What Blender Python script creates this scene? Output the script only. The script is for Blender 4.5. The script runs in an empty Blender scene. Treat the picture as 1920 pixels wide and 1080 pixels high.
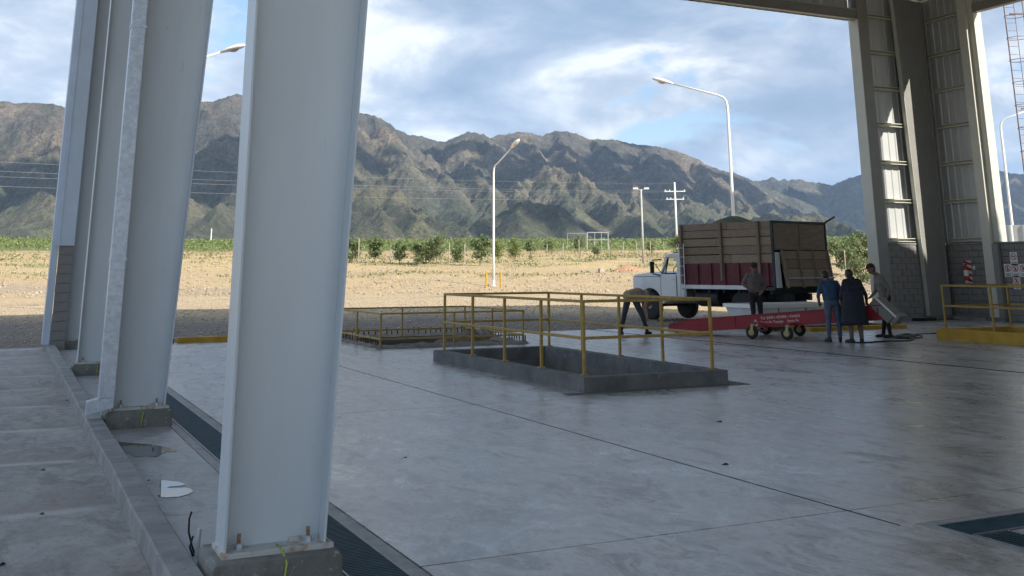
import bpy, bmesh, math, random
import numpy as np
from mathutils import Vector, Matrix
random.seed(7)
rng = np.random.RandomState(11)
S = bpy.context.scene
COL = S.collection
R = math.radians

# ------------------------------------------------------------------ camera
CAM_H = 1.65
FPX, CY = 1930.6, 21.76                     # focal length and principal row, in pixels of the 1920 wide picture
PITCH, YAW, ROLL = R(14.070), R(25.464), R(-0.217)
cF = Vector((math.sin(YAW)*math.cos(PITCH), math.cos(YAW)*math.cos(PITCH), math.sin(PITCH)))
cR = Vector((math.cos(YAW), -math.sin(YAW), 0))
cU = cR.cross(cF)
cR, cU = cR*math.cos(ROLL)+cU*math.sin(ROLL), -cR*math.sin(ROLL)+cU*math.cos(ROLL)
cam = bpy.data.cameras.new('camera')
cam.sensor_width = 36.0
cam.lens = FPX/1920*36.0
cam.shift_y = -(540-CY)/1920
cam.clip_start, cam.clip_end = 0.05, 30000
camo = bpy.data.objects.new('camera', cam); COL.objects.link(camo)
camo.matrix_world = Matrix(((cR.x, cU.x, -cF.x, 0), (cR.y, cU.y, -cF.y, 0), (cR.z, cU.z, -cF.z, CAM_H), (0, 0, 0, 1)))
S.camera = camo

# ------------------------------------------------------------------ sky, sun, exposure
SUN_EL = R(34.5)
SUN_TRAVEL = Vector((-.41, .912, 0)).normalized()
SKY_STRENGTH, SUN_STRENGTH, EXPOSURE = 0.12, 5.0, 0.75
HAZE = 0.72e-4
W = bpy.data.worlds.new('World'); S.world = W; W.use_nodes = True
wn, wl = W.node_tree.nodes, W.node_tree.links
wn.clear()
def wnode(t, **k):
    n = wn.new(t)
    for a, b in k.items(): setattr(n, a, b)
    return n
wout = wnode('ShaderNodeOutputWorld'); wbg = wnode('ShaderNodeBackground')
sky = wnode('ShaderNodeTexSky', sky_type='NISHITA', sun_disc=False, sun_elevation=SUN_EL,
            sun_rotation=math.atan2(-SUN_TRAVEL.x, -SUN_TRAVEL.y), altitude=900, air_density=1.0, dust_density=0.6, ozone_density=1.5)
tc = wnode('ShaderNodeTexCoord')
sep = wnode('ShaderNodeSeparateXYZ'); wl.new(tc.outputs['Generated'], sep.inputs[0])
def wmath(op, a, b=None, c=None):
    n = wnode('ShaderNodeMath', operation=op)
    for i, v in enumerate((a, b, c)):
        if v is None: continue
        if hasattr(v, 'type'): wl.new(v, n.inputs[i])
        else: n.inputs[i].default_value = v
    return n.outputs[0]
zz = wmath('ADD', wmath('MAXIMUM', sep.outputs[2], 0.0), 0.30)
px = wmath('DIVIDE', sep.outputs[0], zz); py = wmath('DIVIDE', sep.outputs[1], zz)
cmb = wnode('ShaderNodeCombineXYZ'); wl.new(px, cmb.inputs[0]); wl.new(py, cmb.inputs[1]); cmb.inputs[2].default_value = 3.7
def wnoise(scale, detail, rough, dist=0.0, off=(0, 0, 0)):
    mp = wnode('ShaderNodeMapping'); mp.inputs['Location'].default_value = off
    wl.new(cmb.outputs[0], mp.inputs[0])
    n = wnode('ShaderNodeTexNoise'); n.inputs['Scale'].default_value = scale; n.inputs['Detail'].default_value = detail
    n.inputs['Roughness'].default_value = rough; n.inputs['Distortion'].default_value = dist
    wl.new(mp.outputs[0], n.inputs['Vector']); return n.outputs[0]
def wramp(v, stops):
    n = wnode('ShaderNodeValToRGB'); cr = n.color_ramp
    while len(cr.elements) > len(stops): cr.elements.remove(cr.elements[-1])
    while len(cr.elements) < len(stops): cr.elements.new(0.5)
    for e, (p, c) in zip(cr.elements, stops):
        e.position = p; e.color = (c[0], c[1], c[2], 1) if isinstance(c, tuple) else (c, c, c, 1)
    wl.new(v, n.inputs[0]); return n.outputs[0]
cover = wramp(wnoise(2.6, 10, 0.58, 0.3, (2.3, 0.4, 0)), [(0.335, 0.0), (0.43, 1.0)])
tone = wramp(wnoise(2.3, 10, 0.58, 0.3, (7.1, 3.3, 0)), [(0.36, (0.205, 0.285, 0.405)), (0.46, (0.285, 0.36, 0.475)), (0.55, (0.42, 0.485, 0.57)), (0.635, (0.70, 0.725, 0.755))])
wmix = wnode('ShaderNodeMix', data_type='RGBA')
skys = wnode('ShaderNodeMix', data_type='RGBA', blend_type='MULTIPLY'); skys.inputs[0].default_value = 1
wl.new(sky.outputs[0], skys.inputs[6]); skys.inputs[7].default_value = (SKY_STRENGTH,)*3+(1,)
wl.new(cover, wmix.inputs[0]); wl.new(skys.outputs[2], wmix.inputs[6]); wl.new(tone, wmix.inputs[7])
wl.new(wmix.outputs[2], wbg.inputs[0]); wbg.inputs[1].default_value = 1.0
wl.new(wbg.outputs[0], wout.inputs[0])

sd = bpy.data.lights.new('sun', 'SUN'); sd.energy = SUN_STRENGTH; sd.angle = R(0.5); sd.color = (1.0, 0.93, 0.82)
suno = bpy.data.objects.new('sun', sd); COL.objects.link(suno)
sv = Vector((SUN_TRAVEL.x*math.cos(SUN_EL), SUN_TRAVEL.y*math.cos(SUN_EL), -math.sin(SUN_EL)))
suno.rotation_euler = sv.to_track_quat('-Z', 'Y').to_euler()
S.view_settings.view_transform = 'Standard'; S.view_settings.look = 'None'
S.view_settings.exposure = EXPOSURE; S.view_settings.gamma = 1.0; S.view_settings.use_curve_mapping = False
S.render.engine = 'CYCLES'
S.cycles.max_bounces = 8; S.cycles.diffuse_bounces = 5; S.cycles.glossy_bounces = 4; S.cycles.transparent_max_bounces = 12

# ------------------------------------------------------------------ picture geometry helpers (for placing things at their real spots)
def ray(x, y): return cF*FPX + cR*(x-960) + cU*(CY-y)
def gnd(x, y, z=0.0):
    d = ray(x, y); s = (z-CAM_H)/d.z
    return Vector((d.x*s, d.y*s, z))
def az_el(x, y):
    d = ray(x, y); return math.atan2(d.x, d.y), d.z/math.hypot(d.x, d.y)
def at_dist(x, y, dist):
    d = ray(x, y); s = dist/math.hypot(d.x, d.y); return Vector((d.x*s, d.y*s, CAM_H+d.z*s))

# ------------------------------------------------------------------ materials
MATS = {}
def mat(name, base, rough=0.7, metal=0.0, var=0.12, scale=6.0, base2=None, detail=6, bump=0.0, bscale=None, spec=0.5,
        spots=None, coords='Object', stretch=(1, 1, 1), coat=0.0):
    m = bpy.data.materials.new(name); m.use_nodes = True
    n, l = m.node_tree.nodes, m.node_tree.links
    b = n['Principled BSDF']
    b.inputs['Roughness'].default_value = rough; b.inputs['Metallic'].default_value = metal
    b.inputs['Specular IOR Level'].default_value = spec
    b.inputs['Coat Weight'].default_value = coat
    t = n.new('ShaderNodeTexCoord'); mp = n.new('ShaderNodeMapping'); mp.inputs['Scale'].default_value = stretch
    l.new(t.outputs[coords], mp.inputs[0])
    def noise(sc, det=detail, ro=0.55):
        q = n.new('ShaderNodeTexNoise'); q.inputs['Scale'].default_value = sc; q.inputs['Detail'].default_value = det
        q.inputs['Roughness'].default_value = ro; l.new(mp.outputs[0], q.inputs['Vector']); return q
    def ramp(src, p0, p1, c0, c1):
        r = n.new('ShaderNodeValToRGB'); r.color_ramp.elements[0].position = p0; r.color_ramp.elements[1].position = p1
        r.color_ramp.elements[0].color = (*c0, 1); r.color_ramp.elements[1].color = (*c1, 1); l.new(src, r.inputs[0]); return r.outputs[0]
    q = noise(scale)
    if base2 is None:
        c0 = tuple(max(0, v*(1-var)) for v in base); c1 = tuple(min(1, v*(1+var)) for v in base)
    else: c0, c1 = base, base2
    col = ramp(q.outputs[0], 0.32, 0.68, c0, c1)
    if spots:
        for (sc, p0, p1, sc_col, ro) in spots:
            q2 = noise(sc, 5, ro); f = ramp(q2.outputs[0], p0, p1, (0, 0, 0), (1, 1, 1))
            mx = n.new('ShaderNodeMix'); mx.data_type = 'RGBA'
            l.new(f, mx.inputs[0]); l.new(col, mx.inputs[6]); mx.inputs[7].default_value = (*sc_col, 1); col = mx.outputs[2]
    l.new(col, b.inputs['Base Color'])
    if bump:
        q3 = noise(bscale or scale*8, 4, 0.6); bp = n.new('ShaderNodeBump'); bp.inputs['Strength'].default_value = bump
        bp.inputs['Distance'].default_value = 0.02; l.new(q3.outputs[0], bp.inputs['Height']); l.new(bp.outputs[0], b.inputs['Normal'])
    MATS[name] = m; return m

mat('steel_white', (0.55, 0.605, 0.635), 0.40, var=0.10, scale=1.4, stretch=(1, 1, .18), spots=[(3.0, 0.60, 0.8, (0.42, 0.45, 0.46), 0.7), (14, 0.70, 0.80, (0.36, 0.37, 0.36), 0.6), (45, 0.75, 0.79, (0.24, 0.21, 0.17), 0.5)])
mat('steel_rust', (0.34, 0.24, 0.15), 0.8, var=0.4, scale=30, spots=[(9, 0.36, 0.5, (0.50, 0.51, 0.49), 0.6)])
mat('bolt_rust', (0.26, 0.17, 0.09), 0.6, metal=0.3, var=0.4, scale=60)
mat('galv', (0.52, 0.57, 0.63), 0.38, metal=0.55, var=0.14, scale=18, spots=[(40, 0.55, 0.7, (0.40, 0.45, 0.52), 0.6)])
mat('flashing', (0.50, 0.58, 0.68), 0.45, metal=0.3, var=0.06, scale=2)
mat('pedestal', (0.115, 0.12, 0.105), 0.85, base2=(0.25, 0.25, 0.23), scale=7, bump=0.5, spots=[(3.5, 0.5, 0.7, (0.09, 0.10, 0.085), 0.7), (25, 0.62, 0.72, (0.33, 0.32, 0.29), 0.5)])
mat('kerb_concrete', (0.20, 0.205, 0.20), 0.85, base2=(0.32, 0.32, 0.31), scale=4, bump=0.4, spots=[(1.6, 0.52, 0.72, (0.16, 0.165, 0.16), 0.7), (30, 0.64, 0.75, (0.13, 0.13, 0.12), 0.5)])
mat('pit_concrete', (0.10, 0.108, 0.112), 0.85, base2=(0.18, 0.185, 0.18), scale=3, bump=0.35, spots=[(9, 0.6, 0.72, (0.24, 0.24, 0.23), 0.6)])
mat('pit_inside', (0.11, 0.115, 0.11), 0.9, base2=(0.19, 0.19, 0.18), scale=3, bump=0.3)
mat('rough_concrete', (0.16, 0.145, 0.12), 0.95, base2=(0.30, 0.27, 0.23), scale=6, bump=0.9, bscale=25)
mat('yellow_paint', (0.32, 0.205, 0.04), 0.5, base2=(0.43, 0.295, 0.07), scale=9, spots=[(22, 0.66, 0.74, (0.22, 0.14, 0.05), 0.6)])
mat('yellow_kerb', (0.42, 0.24, 0.02), 0.65, base2=(0.58, 0.36, 0.045), scale=3, bump=0.3, spots=[(6, 0.58, 0.72, (0.27, 0.18, 0.06), 0.7)])
mat('block', (0.19, 0.185, 0.175), 0.9, base2=(0.30, 0.29, 0.275), scale=2.2, bump=0.7, bscale=40, spots=[(0.9, 0.5, 0.7, (0.15, 0.147, 0.14), 0.6), (14, 0.63, 0.74, (0.38, 0.37, 0.35), 0.6)])
mat('mortar', (0.13, 0.128, 0.12), 0.95, var=0.2, scale=12, bump=0.5)
mat('clad', (0.50, 0.52, 0.52), 0.45, var=0.05, scale=1.2, metal=0.2)
mat('beam_grey', (0.25, 0.25, 0.235), 0.5, var=0.08, scale=2)
mat('trim_cream', (0.60, 0.60, 0.52), 0.45, var=0.04, scale=2)
mat('roof_sheet', (0.34, 0.36, 0.37), 0.5, var=0.06, scale=1, metal=0.3)
mat('grate', (0.035, 0.085, 0.11), 0.45, metal=0.6, var=0.25, scale=8)
mat('grate_frame', (0.30, 0.32, 0.33), 0.45, metal=0.8, var=0.2, scale=10)
mat('black', (0.012, 0.012, 0.014), 0.6, var=0.3)
mat('rubber', (0.022, 0.022, 0.023), 0.8, var=0.35, scale=9)
mat('dark_steel', (0.03, 0.032, 0.034), 0.6, metal=0.2, var=0.4, scale=5)
mat('truck_white', (0.66, 0.69, 0.70), 0.4, var=0.06, scale=2.5, spots=[(5, 0.62, 0.78, (0.46, 0.44, 0.38), 0.7), (18, 0.7, 0.76, (0.28, 0.17, 0.09), 0.6)])
mat('truck_grime', (0.20, 0.195, 0.18), 0.8, base2=(0.30, 0.29, 0.26), scale=5)
mat('truck_red', (0.085, 0.017, 0.021), 0.7, base2=(0.135, 0.030, 0.034), scale=3, spots=[(8, 0.6, 0.75, (0.12, 0.06, 0.045), 0.7)])
mat('conv_red', (0.24, 0.010, 0.018), 0.45, base2=(0.31, 0.018, 0.027), scale=4, spots=[(14, 0.68, 0.76, (0.17, 0.02, 0.02), 0.6)])
for i, (a, b) in enumerate((((.20, .148, .10), (.31, .235, .165)), ((.165, .122, .085), (.26, .195, .14)), ((.23, .172, .118), (.345, .265, .185)), ((.18, .14, .105), (.28, .22, .165)))):
    mat('wood%d' % i, a, 0.85, base2=b, scale=5, stretch=(1, 6, 9), bump=0.4, spots=[(2.5, 0.6, 0.72, tuple(v*.45 for v in a), 0.7)])
mat('ply', (0.175, 0.135, 0.10), 0.85, base2=(0.255, 0.20, 0.15), scale=3, stretch=(1, 1, 5))
mat('glass', (0.03, 0.035, 0.04), 0.08, spec=0.6)
mat('lamp_white', (0.75, 0.75, 0.72), 0.4, var=0.05)
mat('pole_grey', (0.40, 0.40, 0.38), 0.7, var=0.1)
mat('pole_wood', (0.30, 0.27, 0.23), 0.85, var=0.2)
mat('bark', (0.16, 0.12, 0.085), 0.9, var=0.3, scale=9)
mat('stake', (0.38, 0.34, 0.26), 0.85, var=0.2)
mat('red_paint', (0.45, 0.03, 0.025), 0.45, var=0.15)
mat('cage_red', (0.20, 0.125, 0.115), 0.55, var=0.3, scale=2)
mat('wire_grey', (0.36, 0.37, 0.39), 0.6, var=0.05)
mat('lamp_lens', (0.45, 0.43, 0.38), 0.25, var=0.1)
mat('cloud', (0.85, 0.85, 0.86), 0.95, var=0.02, scale=0.01)
mat('sign_white', (0.78, 0.78, 0.75), 0.5, var=0.04)
mat('sign_red', (0.45, 0.03, 0.03), 0.5, var=0.1)
mat('sign_black', (0.03, 0.03, 0.03), 0.6)
mat('letters', (0.72, 0.70, 0.68), 0.6, var=0.1)
mat('tub_white', (0.55, 0.57, 0.58), 0.6, base2=(0.66, 0.67, 0.68), scale=2.5, spots=[(6, 0.6, 0.75, (0.28, 0.26, 0.23), 0.7)])
mat('tub_brown', (0.16, 0.12, 0.09), 0.8, var=0.25)
mat('caster_yellow', (0.45, 0.38, 0.18), 0.6, var=0.2)
mat('wire_green', (0.35, 0.42, 0.06), 0.5, var=0.2)
mat('cable_dark', (0.02, 0.035, 0.032), 0.5, var=0.2)
mat('pvc', (0.55, 0.58, 0.60), 0.4, var=0.08)
mat('soil', (0.11, 0.085, 0.06), 0.95, base2=(0.20, 0.16, 0.115), scale=7, bump=0.8, bscale=30)
mat('rebar', (0.10, 0.05, 0.03), 0.8, var=0.4, scale=40)
mat('stone', (0.30, 0.25, 0.19), 0.9, base2=(0.46, 0.40, 0.32), scale=0.9, bump=0.3)
mat('heap_green', (0.035, 0.045, 0.018), 0.8, base2=(0.07, 0.08, 0.035), scale=9, bump=0.8, bscale=30)
mat('skin', (0.25, 0.125, 0.08), 0.55, var=0.08)
mat('hair', (0.02, 0.017, 0.015), 0.6, var=0.2)
mat('shirt_grey', (0.15, 0.125, 0.12), 0.85, var=0.12, scale=12)
mat('shirt_tan', (0.30, 0.225, 0.14), 0.85, var=0.15, scale=10)
mat('shirt_blue', (0.03, 0.07, 0.135), 0.8, var=0.15, scale=10)
mat('jacket_navy', (0.016, 0.019, 0.032), 0.8, var=0.2, scale=10)
mat('shirt_khaki', (0.17, 0.155, 0.13), 0.85, var=0.12, scale=10)
mat('jeans', (0.075, 0.105, 0.155), 0.85, var=0.2, scale=9)
mat('pants_dark', (0.035, 0.037, 0.055), 0.85, var=0.2, scale=9)
mat('pants_black', (0.016, 0.017, 0.022), 0.85, var=0.2)
mat('pants_khaki', (0.13, 0.105, 0.08), 0.85, var=0.15)
mat('shoe', (0.02, 0.018, 0.016), 0.6, var=0.2)
mat('cap_dark', (0.03, 0.022, 0.02), 0.8, var=0.2)
mat('fence_sheet', (0.55, 0.58, 0.57), 0.45, var=0.06, metal=0.25)
mat('orange_dirt', (0.38, 0.22, 0.13), 0.95, var=0.15, bump=0.5)

def leafmat(name, c0, c1, trans=0.35):
    m = bpy.data.materials.new(name); m.use_nodes = True; n, l = m.node_tree.nodes, m.node_tree.links
    b = n['Principled BSDF']; b.inputs['Roughness'].default_value = 0.55
    g = n.new('ShaderNodeNewGeometry'); r = n.new('ShaderNodeValToRGB')
    r.color_ramp.elements[0].color = (*c0, 1); r.color_ramp.elements[1].color = (*c1, 1)
    l.new(g.outputs['Random Per Island'], r.inputs[0]); l.new(r.outputs[0], b.inputs['Base Color'])
    tr = n.new('ShaderNodeBsdfTranslucent'); l.new(r.outputs[0], tr.inputs[0])
    mx = n.new('ShaderNodeMixShader'); mx.inputs[0].default_value = trans
    l.new(b.outputs[0], mx.inputs[1]); l.new(tr.outputs[0], mx.inputs[2]); l.new(mx.outputs[0], n['Material Output'].inputs[0])
    MATS[name] = m
leafmat('leaf_tree', (0.065, 0.115, 0.04), (0.25, 0.29, 0.13))
leafmat('leaf_pale', (0.12, 0.18, 0.05), (0.28, 0.32, 0.10))
leafmat('leaf_vine', (0.13, 0.18, 0.055), (0.24, 0.28, 0.10))
leafmat('dry_grass', (0.36, 0.27, 0.14), (0.50, 0.40, 0.25), 0.2)
leafmat('green_grass', (0.14, 0.17, 0.06), (0.24, 0.25, 0.10), 0.2)

# ------------------------------------------------------------------ mesh helpers
class MB:
    def __init__(s): s.v, s.f, s.m = [], [], []
    def add(s, vs, fs, mi=0):
        o = len(s.v); s.v += [tuple(p) for p in vs]; s.f += [tuple(i+o for i in q) for q in fs]; s.m += [mi]*len(fs); return s
    def box(s, x0, x1, y0, y1, z0, z1, mi=0, taper=0.0):
        t = taper
        return s.add([(x0, y0, z0), (x1, y0, z0), (x1, y1, z0), (x0, y1, z0), (x0+t, y0+t, z1), (x1-t, y0+t, z1), (x1-t, y1-t, z1), (x0+t, y1-t, z1)],
                     [(3, 2, 1, 0), (4, 5, 6, 7), (0, 1, 5, 4), (1, 2, 6, 5), (2, 3, 7, 6), (3, 0, 4, 7)], mi)
    def rect(s, x0, x1, y0, y1, z, mi=0): return s.add([(x0, y0, z), (x1, y0, z), (x1, y1, z), (x0, y1, z)], [(0, 1, 2, 3)], mi)
    def obox(s, c, ax, ay, az, mi=0):       # box from centre and three half-axis vectors
        c, ax, ay, az = map(Vector, (c, ax, ay, az)); vs = []
        for k in (-1, 1):
            for (i, j) in ((-1, -1), (1, -1), (1, 1), (-1, 1)): vs.append(c+ax*i+ay*j+az*k)
        return s.add(vs, [(3, 2, 1, 0), (4, 5, 6, 7), (0, 1, 5, 4), (1, 2, 6, 5), (2, 3, 7, 6), (3, 0, 4, 7)], mi)
    def bar(s, p0, p1, w, h, up=(0, 0, 1), mi=0):
        p0, p1 = Vector(p0), Vector(p1); d = p1-p0; L = d.length; d.normalize(); u = Vector(up)
        sd = d.cross(u)
        if sd.length < 1e-4: sd = d.cross(Vector((1, 0, 0)))
        sd.normalize(); u = sd.cross(d)
        return s.obox((p0+p1)/2, d*L/2, sd*w/2, u*h/2, mi)
    def tube(s, pts, r, n=8, mi=0, caps=True):
        pts = [Vector(p) for p in pts]; rs = r if isinstance(r, (list, tuple)) else [r]*len(pts)
        vs, fs = [], []; prev = None
        for i, p in enumerate(pts):
            d = (pts[min(i+1, len(pts)-1)]-pts[max(i-1, 0)])
            if d.length < 1e-9: d = Vector((0, 0, 1))
            d.normalize()
            if prev is None:
                a = d.orthogonal().normalized()
            else:
                a = prev-d*prev.dot(d)
                a = a.normalized() if a.length > 1e-6 else d.orthogonal().normalized()
            prev = a; b = d.cross(a)
            for k in range(n):
                t = 2*math.pi*k/n; vs.append(p+(a*math.cos(t)+b*math.sin(t))*rs[i])
        for i in range(len(pts)-1):
            for k in range(n):
                k2 = (k+1) % n; fs.append((i*n+k, i*n+k2, (i+1)*n+k2, (i+1)*n+k))
        if caps:
            fs.append(tuple(range(n-1, -1, -1))); fs.append(tuple((len(pts)-1)*n+k for k in range(n)))
        return s.add(vs, fs, mi)
    def prism(s, poly, axis, a0, a1, mi=0):   # poly: 2D list; axis 'x','y','z' is the extrusion axis
        def P(p, a): return {'x': (a, p[0], p[1]), 'y': (p[0], a, p[1]), 'z': (p[0], p[1], a)}[axis]
        n = len(poly); vs = [P(p, a0) for p in poly]+[P(p, a1) for p in poly]
        fs = [tuple(range(n-1, -1, -1)), tuple(range(n, 2*n))]+[(i, (i+1) % n, n+(i+1) % n, n+i) for i in range(n)]
        return s.add(vs, fs, mi)
    def lathe(s, prof, n=20, c=(0, 0, 0), axis='z', mi=0):   # prof: (radius, along)
        vs, fs = [], []
        for (r, a) in prof:
            for k in range(n):
                t = 2*math.pi*k/n; q = (r*math.cos(t), r*math.sin(t))
                p = {'z': (q[0], q[1], a), 'y': (q[0], a, q[1]), 'x': (a, q[0], q[1])}[axis]
                vs.append((p[0]+c[0], p[1]+c[1], p[2]+c[2]))
        for i in range(len(prof)-1):
            for k in range(n):
                k2 = (k+1) % n; fs.append((i*n+k, i*n+k2, (i+1)*n+k2, (i+1)*n+k))
        fs.append(tuple(range(n-1, -1, -1))); fs.append(tuple((len(prof)-1)*n+k for k in range(n)))
        return s.add(vs, fs, mi)
    def build(s, name, mats, parent=None, world=False, smooth=False, bevel=0.0, segs=2, fix=True):
        me = bpy.data.meshes.new(name)
        vs = s.v
        if world and parent is not None:
            L = parent.location
            if parent.parent: L = L+parent.parent.location
            vs = [(p[0]-L.x, p[1]-L.y, p[2]-L.z) for p in vs]
        me.from_pydata(vs, [], s.f)
        for m in ([mats] if isinstance(mats, str) else mats): me.materials.append(MATS[m])
        me.polygons.foreach_set('material_index', s.m)
        if fix or bevel:
            bm = bmesh.new(); bm.from_mesh(me)
            if fix: bmesh.ops.recalc_face_normals(bm, faces=bm.faces)
            if bevel:
                es = [e for e in bm.edges if e.is_manifold and e.calc_face_angle(0) > 0.5]
                bmesh.ops.bevel(bm, geom=es, offset=bevel, segments=segs, profile=0.6, affect='EDGES', clamp_overlap=True)
            bm.to_mesh(me); bm.free()
        if smooth:
            me.polygons.foreach_set('use_smooth', [True]*len(me.polygons))
        o = bpy.data.objects.new(name, me); COL.objects.link(o)
        if parent is not None: o.parent = parent
        return o
def tag(o, label=None, cat=None, group=None, kind=None):
    for k, v in (('label', label), ('category', cat), ('group', group), ('kind', kind)):
        if v: o[k] = v
    return o
def thing(name, label, cat, loc=(0, 0, 0), rotz=0.0, group=None):
    o = bpy.data.objects.new(name, None); COL.objects.link(o); o.empty_display_size = 0.2
    o.location = loc; o.rotation_euler = (0, 0, rotz); return tag(o, label, cat, group)
def copy_tree(o, parent=None):
    c = o.copy(); COL.objects.link(c)
    if parent is not None: c.parent = parent
    for ch in [q for q in bpy.data.objects if q.parent == o]: copy_tree(ch, c)
    return c
def autosmooth(o, ang=40):
    me = o.data; me.polygons.foreach_set('use_smooth', [True]*len(me.polygons))
    me.set_sharp_from_angle(angle=R(ang))

# ------------------------------------------------------------------ noise (numpy)
_perm = np.random.RandomState(3).permutation(512)
_perm = np.concatenate([_perm, _perm, _perm])
def perlin(x, y, seed=0):
    xi = np.floor(x).astype(np.int64); yi = np.floor(y).astype(np.int64); xf = x-xi; yf = y-yi
    def g(ix, iy, dx, dy):
        h = _perm[(_perm[(ix+seed*37) % 512]+iy) % 512]*(2*np.pi/512)
        return np.cos(h)*dx+np.sin(h)*dy
    u = xf*xf*xf*(xf*(xf*6-15)+10); v = yf*yf*yf*(yf*(yf*6-15)+10)
    a = g(xi, yi, xf, yf); b = g(xi+1, yi, xf-1, yf); c = g(xi, yi+1, xf, yf-1); d = g(xi+1, yi+1, xf-1, yf-1)
    return ((a+(b-a)*u)+((c+(d-c)*u)-(a+(b-a)*u))*v)*1.5
def fbm(x, y, oct=5, seed=0, gain=0.5):
    s = 0; a = 1.0; n = 0
    for i in range(oct):
        s = s+a*perlin(x, y, seed+i); n += a; a *= gain; x = x*2.03+11.3; y = y*2.03-7.1
    return s/n
def ridged(x, y, oct=5, seed=0, gain=0.5):
    s = 0; a = 1.0; n = 0; w = 1.0
    for i in range(oct):
        q = (1-np.minimum(1, np.abs(perlin(x, y, seed+i))*1.35))**2
        s = s+a*q*w; n += a; w = np.clip(q*1.6, 0.15, 1); a *= gain; x = x*2.05+5.3; y = y*2.05-3.1
    return s/n
# ================================================================== SETTING: ground
def zprof(d):
    return np.interp(d, [0, 26, 34, 45, 58, 66, 72, 80, 97, 120, 150, 300, 1250, 1400], [-.05, -.05, -.02, .10, .24, .32, .55, 1.12, 2.25, 3.0, 4.1, 8.2, 36, 41])
def zterrain(x, y):
    x = np.asarray(x, float); y = np.asarray(y, float)
    d = np.hypot(x, y)
    out = np.clip(np.maximum(np.maximum(y-27.5, x-31), -x-8)/10, 0, 1)
    z = -.05+(zprof(d)+.05)*out
    amp = np.interp(d, [0, 45, 60, 75, 100, 400], [0, .02, .05, .22, .16, .5])
    z = z+amp*fbm(x*.11, y*.11, 4, 5)*out+np.interp(d, [0, 60, 75, 120], [0, .01, .06, .03])*fbm(x*.7, y*.7, 3, 9)*out
    inside = (x > -14) & (x < 29.2) & (y < 25.9)
    return np.where(inside, -1.6, z)
def zt(x, y): return float(zterrain(np.array([x]), np.array([y]))[0])

def attr_mat(name, rough, noise_sc, amount, speck=None, bump=0.4, bsc=8.0):
    m = bpy.data.materials.new(name); m.use_nodes = True; n, l = m.node_tree.nodes, m.node_tree.links
    b = n['Principled BSDF']; b.inputs['Roughness'].default_value = rough; b.inputs['Specular IOR Level'].default_value = 0.25
    a = n.new('ShaderNodeAttribute'); a.attribute_name = 'col'
    t = n.new('ShaderNodeTexCoord'); col = a.outputs['Color']
    for sc, am in zip(noise_sc, amount):
        q = n.new('ShaderNodeTexNoise'); q.inputs['Scale'].default_value = sc; q.inputs['Detail'].default_value = 6; q.inputs['Roughness'].default_value = 0.65
        l.new(t.outputs['Object'], q.inputs['Vector'])
        r = n.new('ShaderNodeMapRange'); r.inputs[1].default_value = 0.3; r.inputs[2].default_value = 0.7; r.inputs[3].default_value = 1-am; r.inputs[4].default_value = 1+am
        l.new(q.outputs[0], r.inputs[0])
        mx = n.new('ShaderNodeMix'); mx.data_type = 'RGBA'; mx.blend_type = 'MULTIPLY'; mx.inputs[0].default_value = 1
        l.new(col, mx.inputs[6]); l.new(r.outputs[0], mx.inputs[7]); col = mx.outputs[2]
    for (sc, p0, p1, c) in (speck or []):
        v = n.new('ShaderNodeTexVoronoi'); v.inputs['Scale'].default_value = sc; l.new(t.outputs['Object'], v.inputs['Vector'])
        r = n.new('ShaderNodeMapRange'); r.inputs[1].default_value = p0; r.inputs[2].default_value = p1; r.inputs[3].default_value = 1; r.inputs[4].default_value = 0
        l.new(v.outputs['Distance'], r.inputs[0])
        mx = n.new('ShaderNodeMix'); mx.data_type = 'RGBA'; l.new(r.outputs[0], mx.inputs[0]); l.new(col, mx.inputs[6]); mx.inputs[7].default_value = (*c, 1); col = mx.outputs[2]
    l.new(col, b.inputs['Base Color'])
    if bump:
        q = n.new('ShaderNodeTexNoise'); q.inputs['Scale'].default_value = bsc; q.inputs['Detail'].default_value = 6; q.inputs['Roughness'].default_value = 0.7
        l.new(t.outputs['Object'], q.inputs['Vector']); bp = n.new('ShaderNodeBump'); bp.inputs['Strength'].default_value = bump; bp.inputs['Distance'].default_value = 1.2/bsc
        l.new(q.outputs[0], bp.inputs['Height']); l.new(bp.outputs[0], b.inputs['Normal'])
    MATS[name] = m
attr_mat('ground', 0.95, (0.5, 4.0, 14.0), (0.10, 0.25, 0.30), bump=0.6, bsc=9)
attr_mat('mountain', 0.95, (0.010, 0.035, 0.12, 0.3), (0.28, 0.34, 0.34, 0.25), speck=[(0.10, 0.1, 0.34, (0.045, 0.052, 0.034)), (0.055, 0.05, 0.22, (0.04, 0.048, 0.03))], bump=1.0, bsc=0.06)

def grid_mesh(name, X, Y, Z, colr, matname):
    nr, nc = X.shape
    me = bpy.data.meshes.new(name)
    me.vertices.add(nr*nc); me.vertices.foreach_set('co', np.stack([X, Y, Z], -1).astype(np.float32).ravel())
    i = np.arange(nr-1)[:, None]*nc+np.arange(nc-1)[None, :]
    q = np.stack([i, i+1, i+nc+1, i+nc], -1).reshape(-1, 4)
    me.loops.add(q.size); me.loops.foreach_set('vertex_index', q.ravel().astype(np.int32))
    me.polygons.add(len(q)); me.polygons.foreach_set('loop_start', np.arange(0, q.size, 4).astype(np.int32))
    me.polygons.foreach_set('use_smooth', np.ones(len(q), bool))
    me.update(calc_edges=True)
    if colr is not None:
        a = me.color_attributes.new('col', 'FLOAT_COLOR', 'POINT'); c = np.ones((nr*nc, 4), np.float32); c[:, :3] = colr.reshape(-1, 3); a.data.foreach_set('color', c.ravel())
    me.materials.append(MATS[matname]); me.validate()
    o = bpy.data.objects.new(name, me); COL.objects.link(o); return o
def lerp(a, b, t): return a+(b-a)*t[..., None]
def sstep(a, b, x):
    t = np.clip((x-a)/(b-a), 0, 1); return t*t*(3-2*t)

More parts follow.
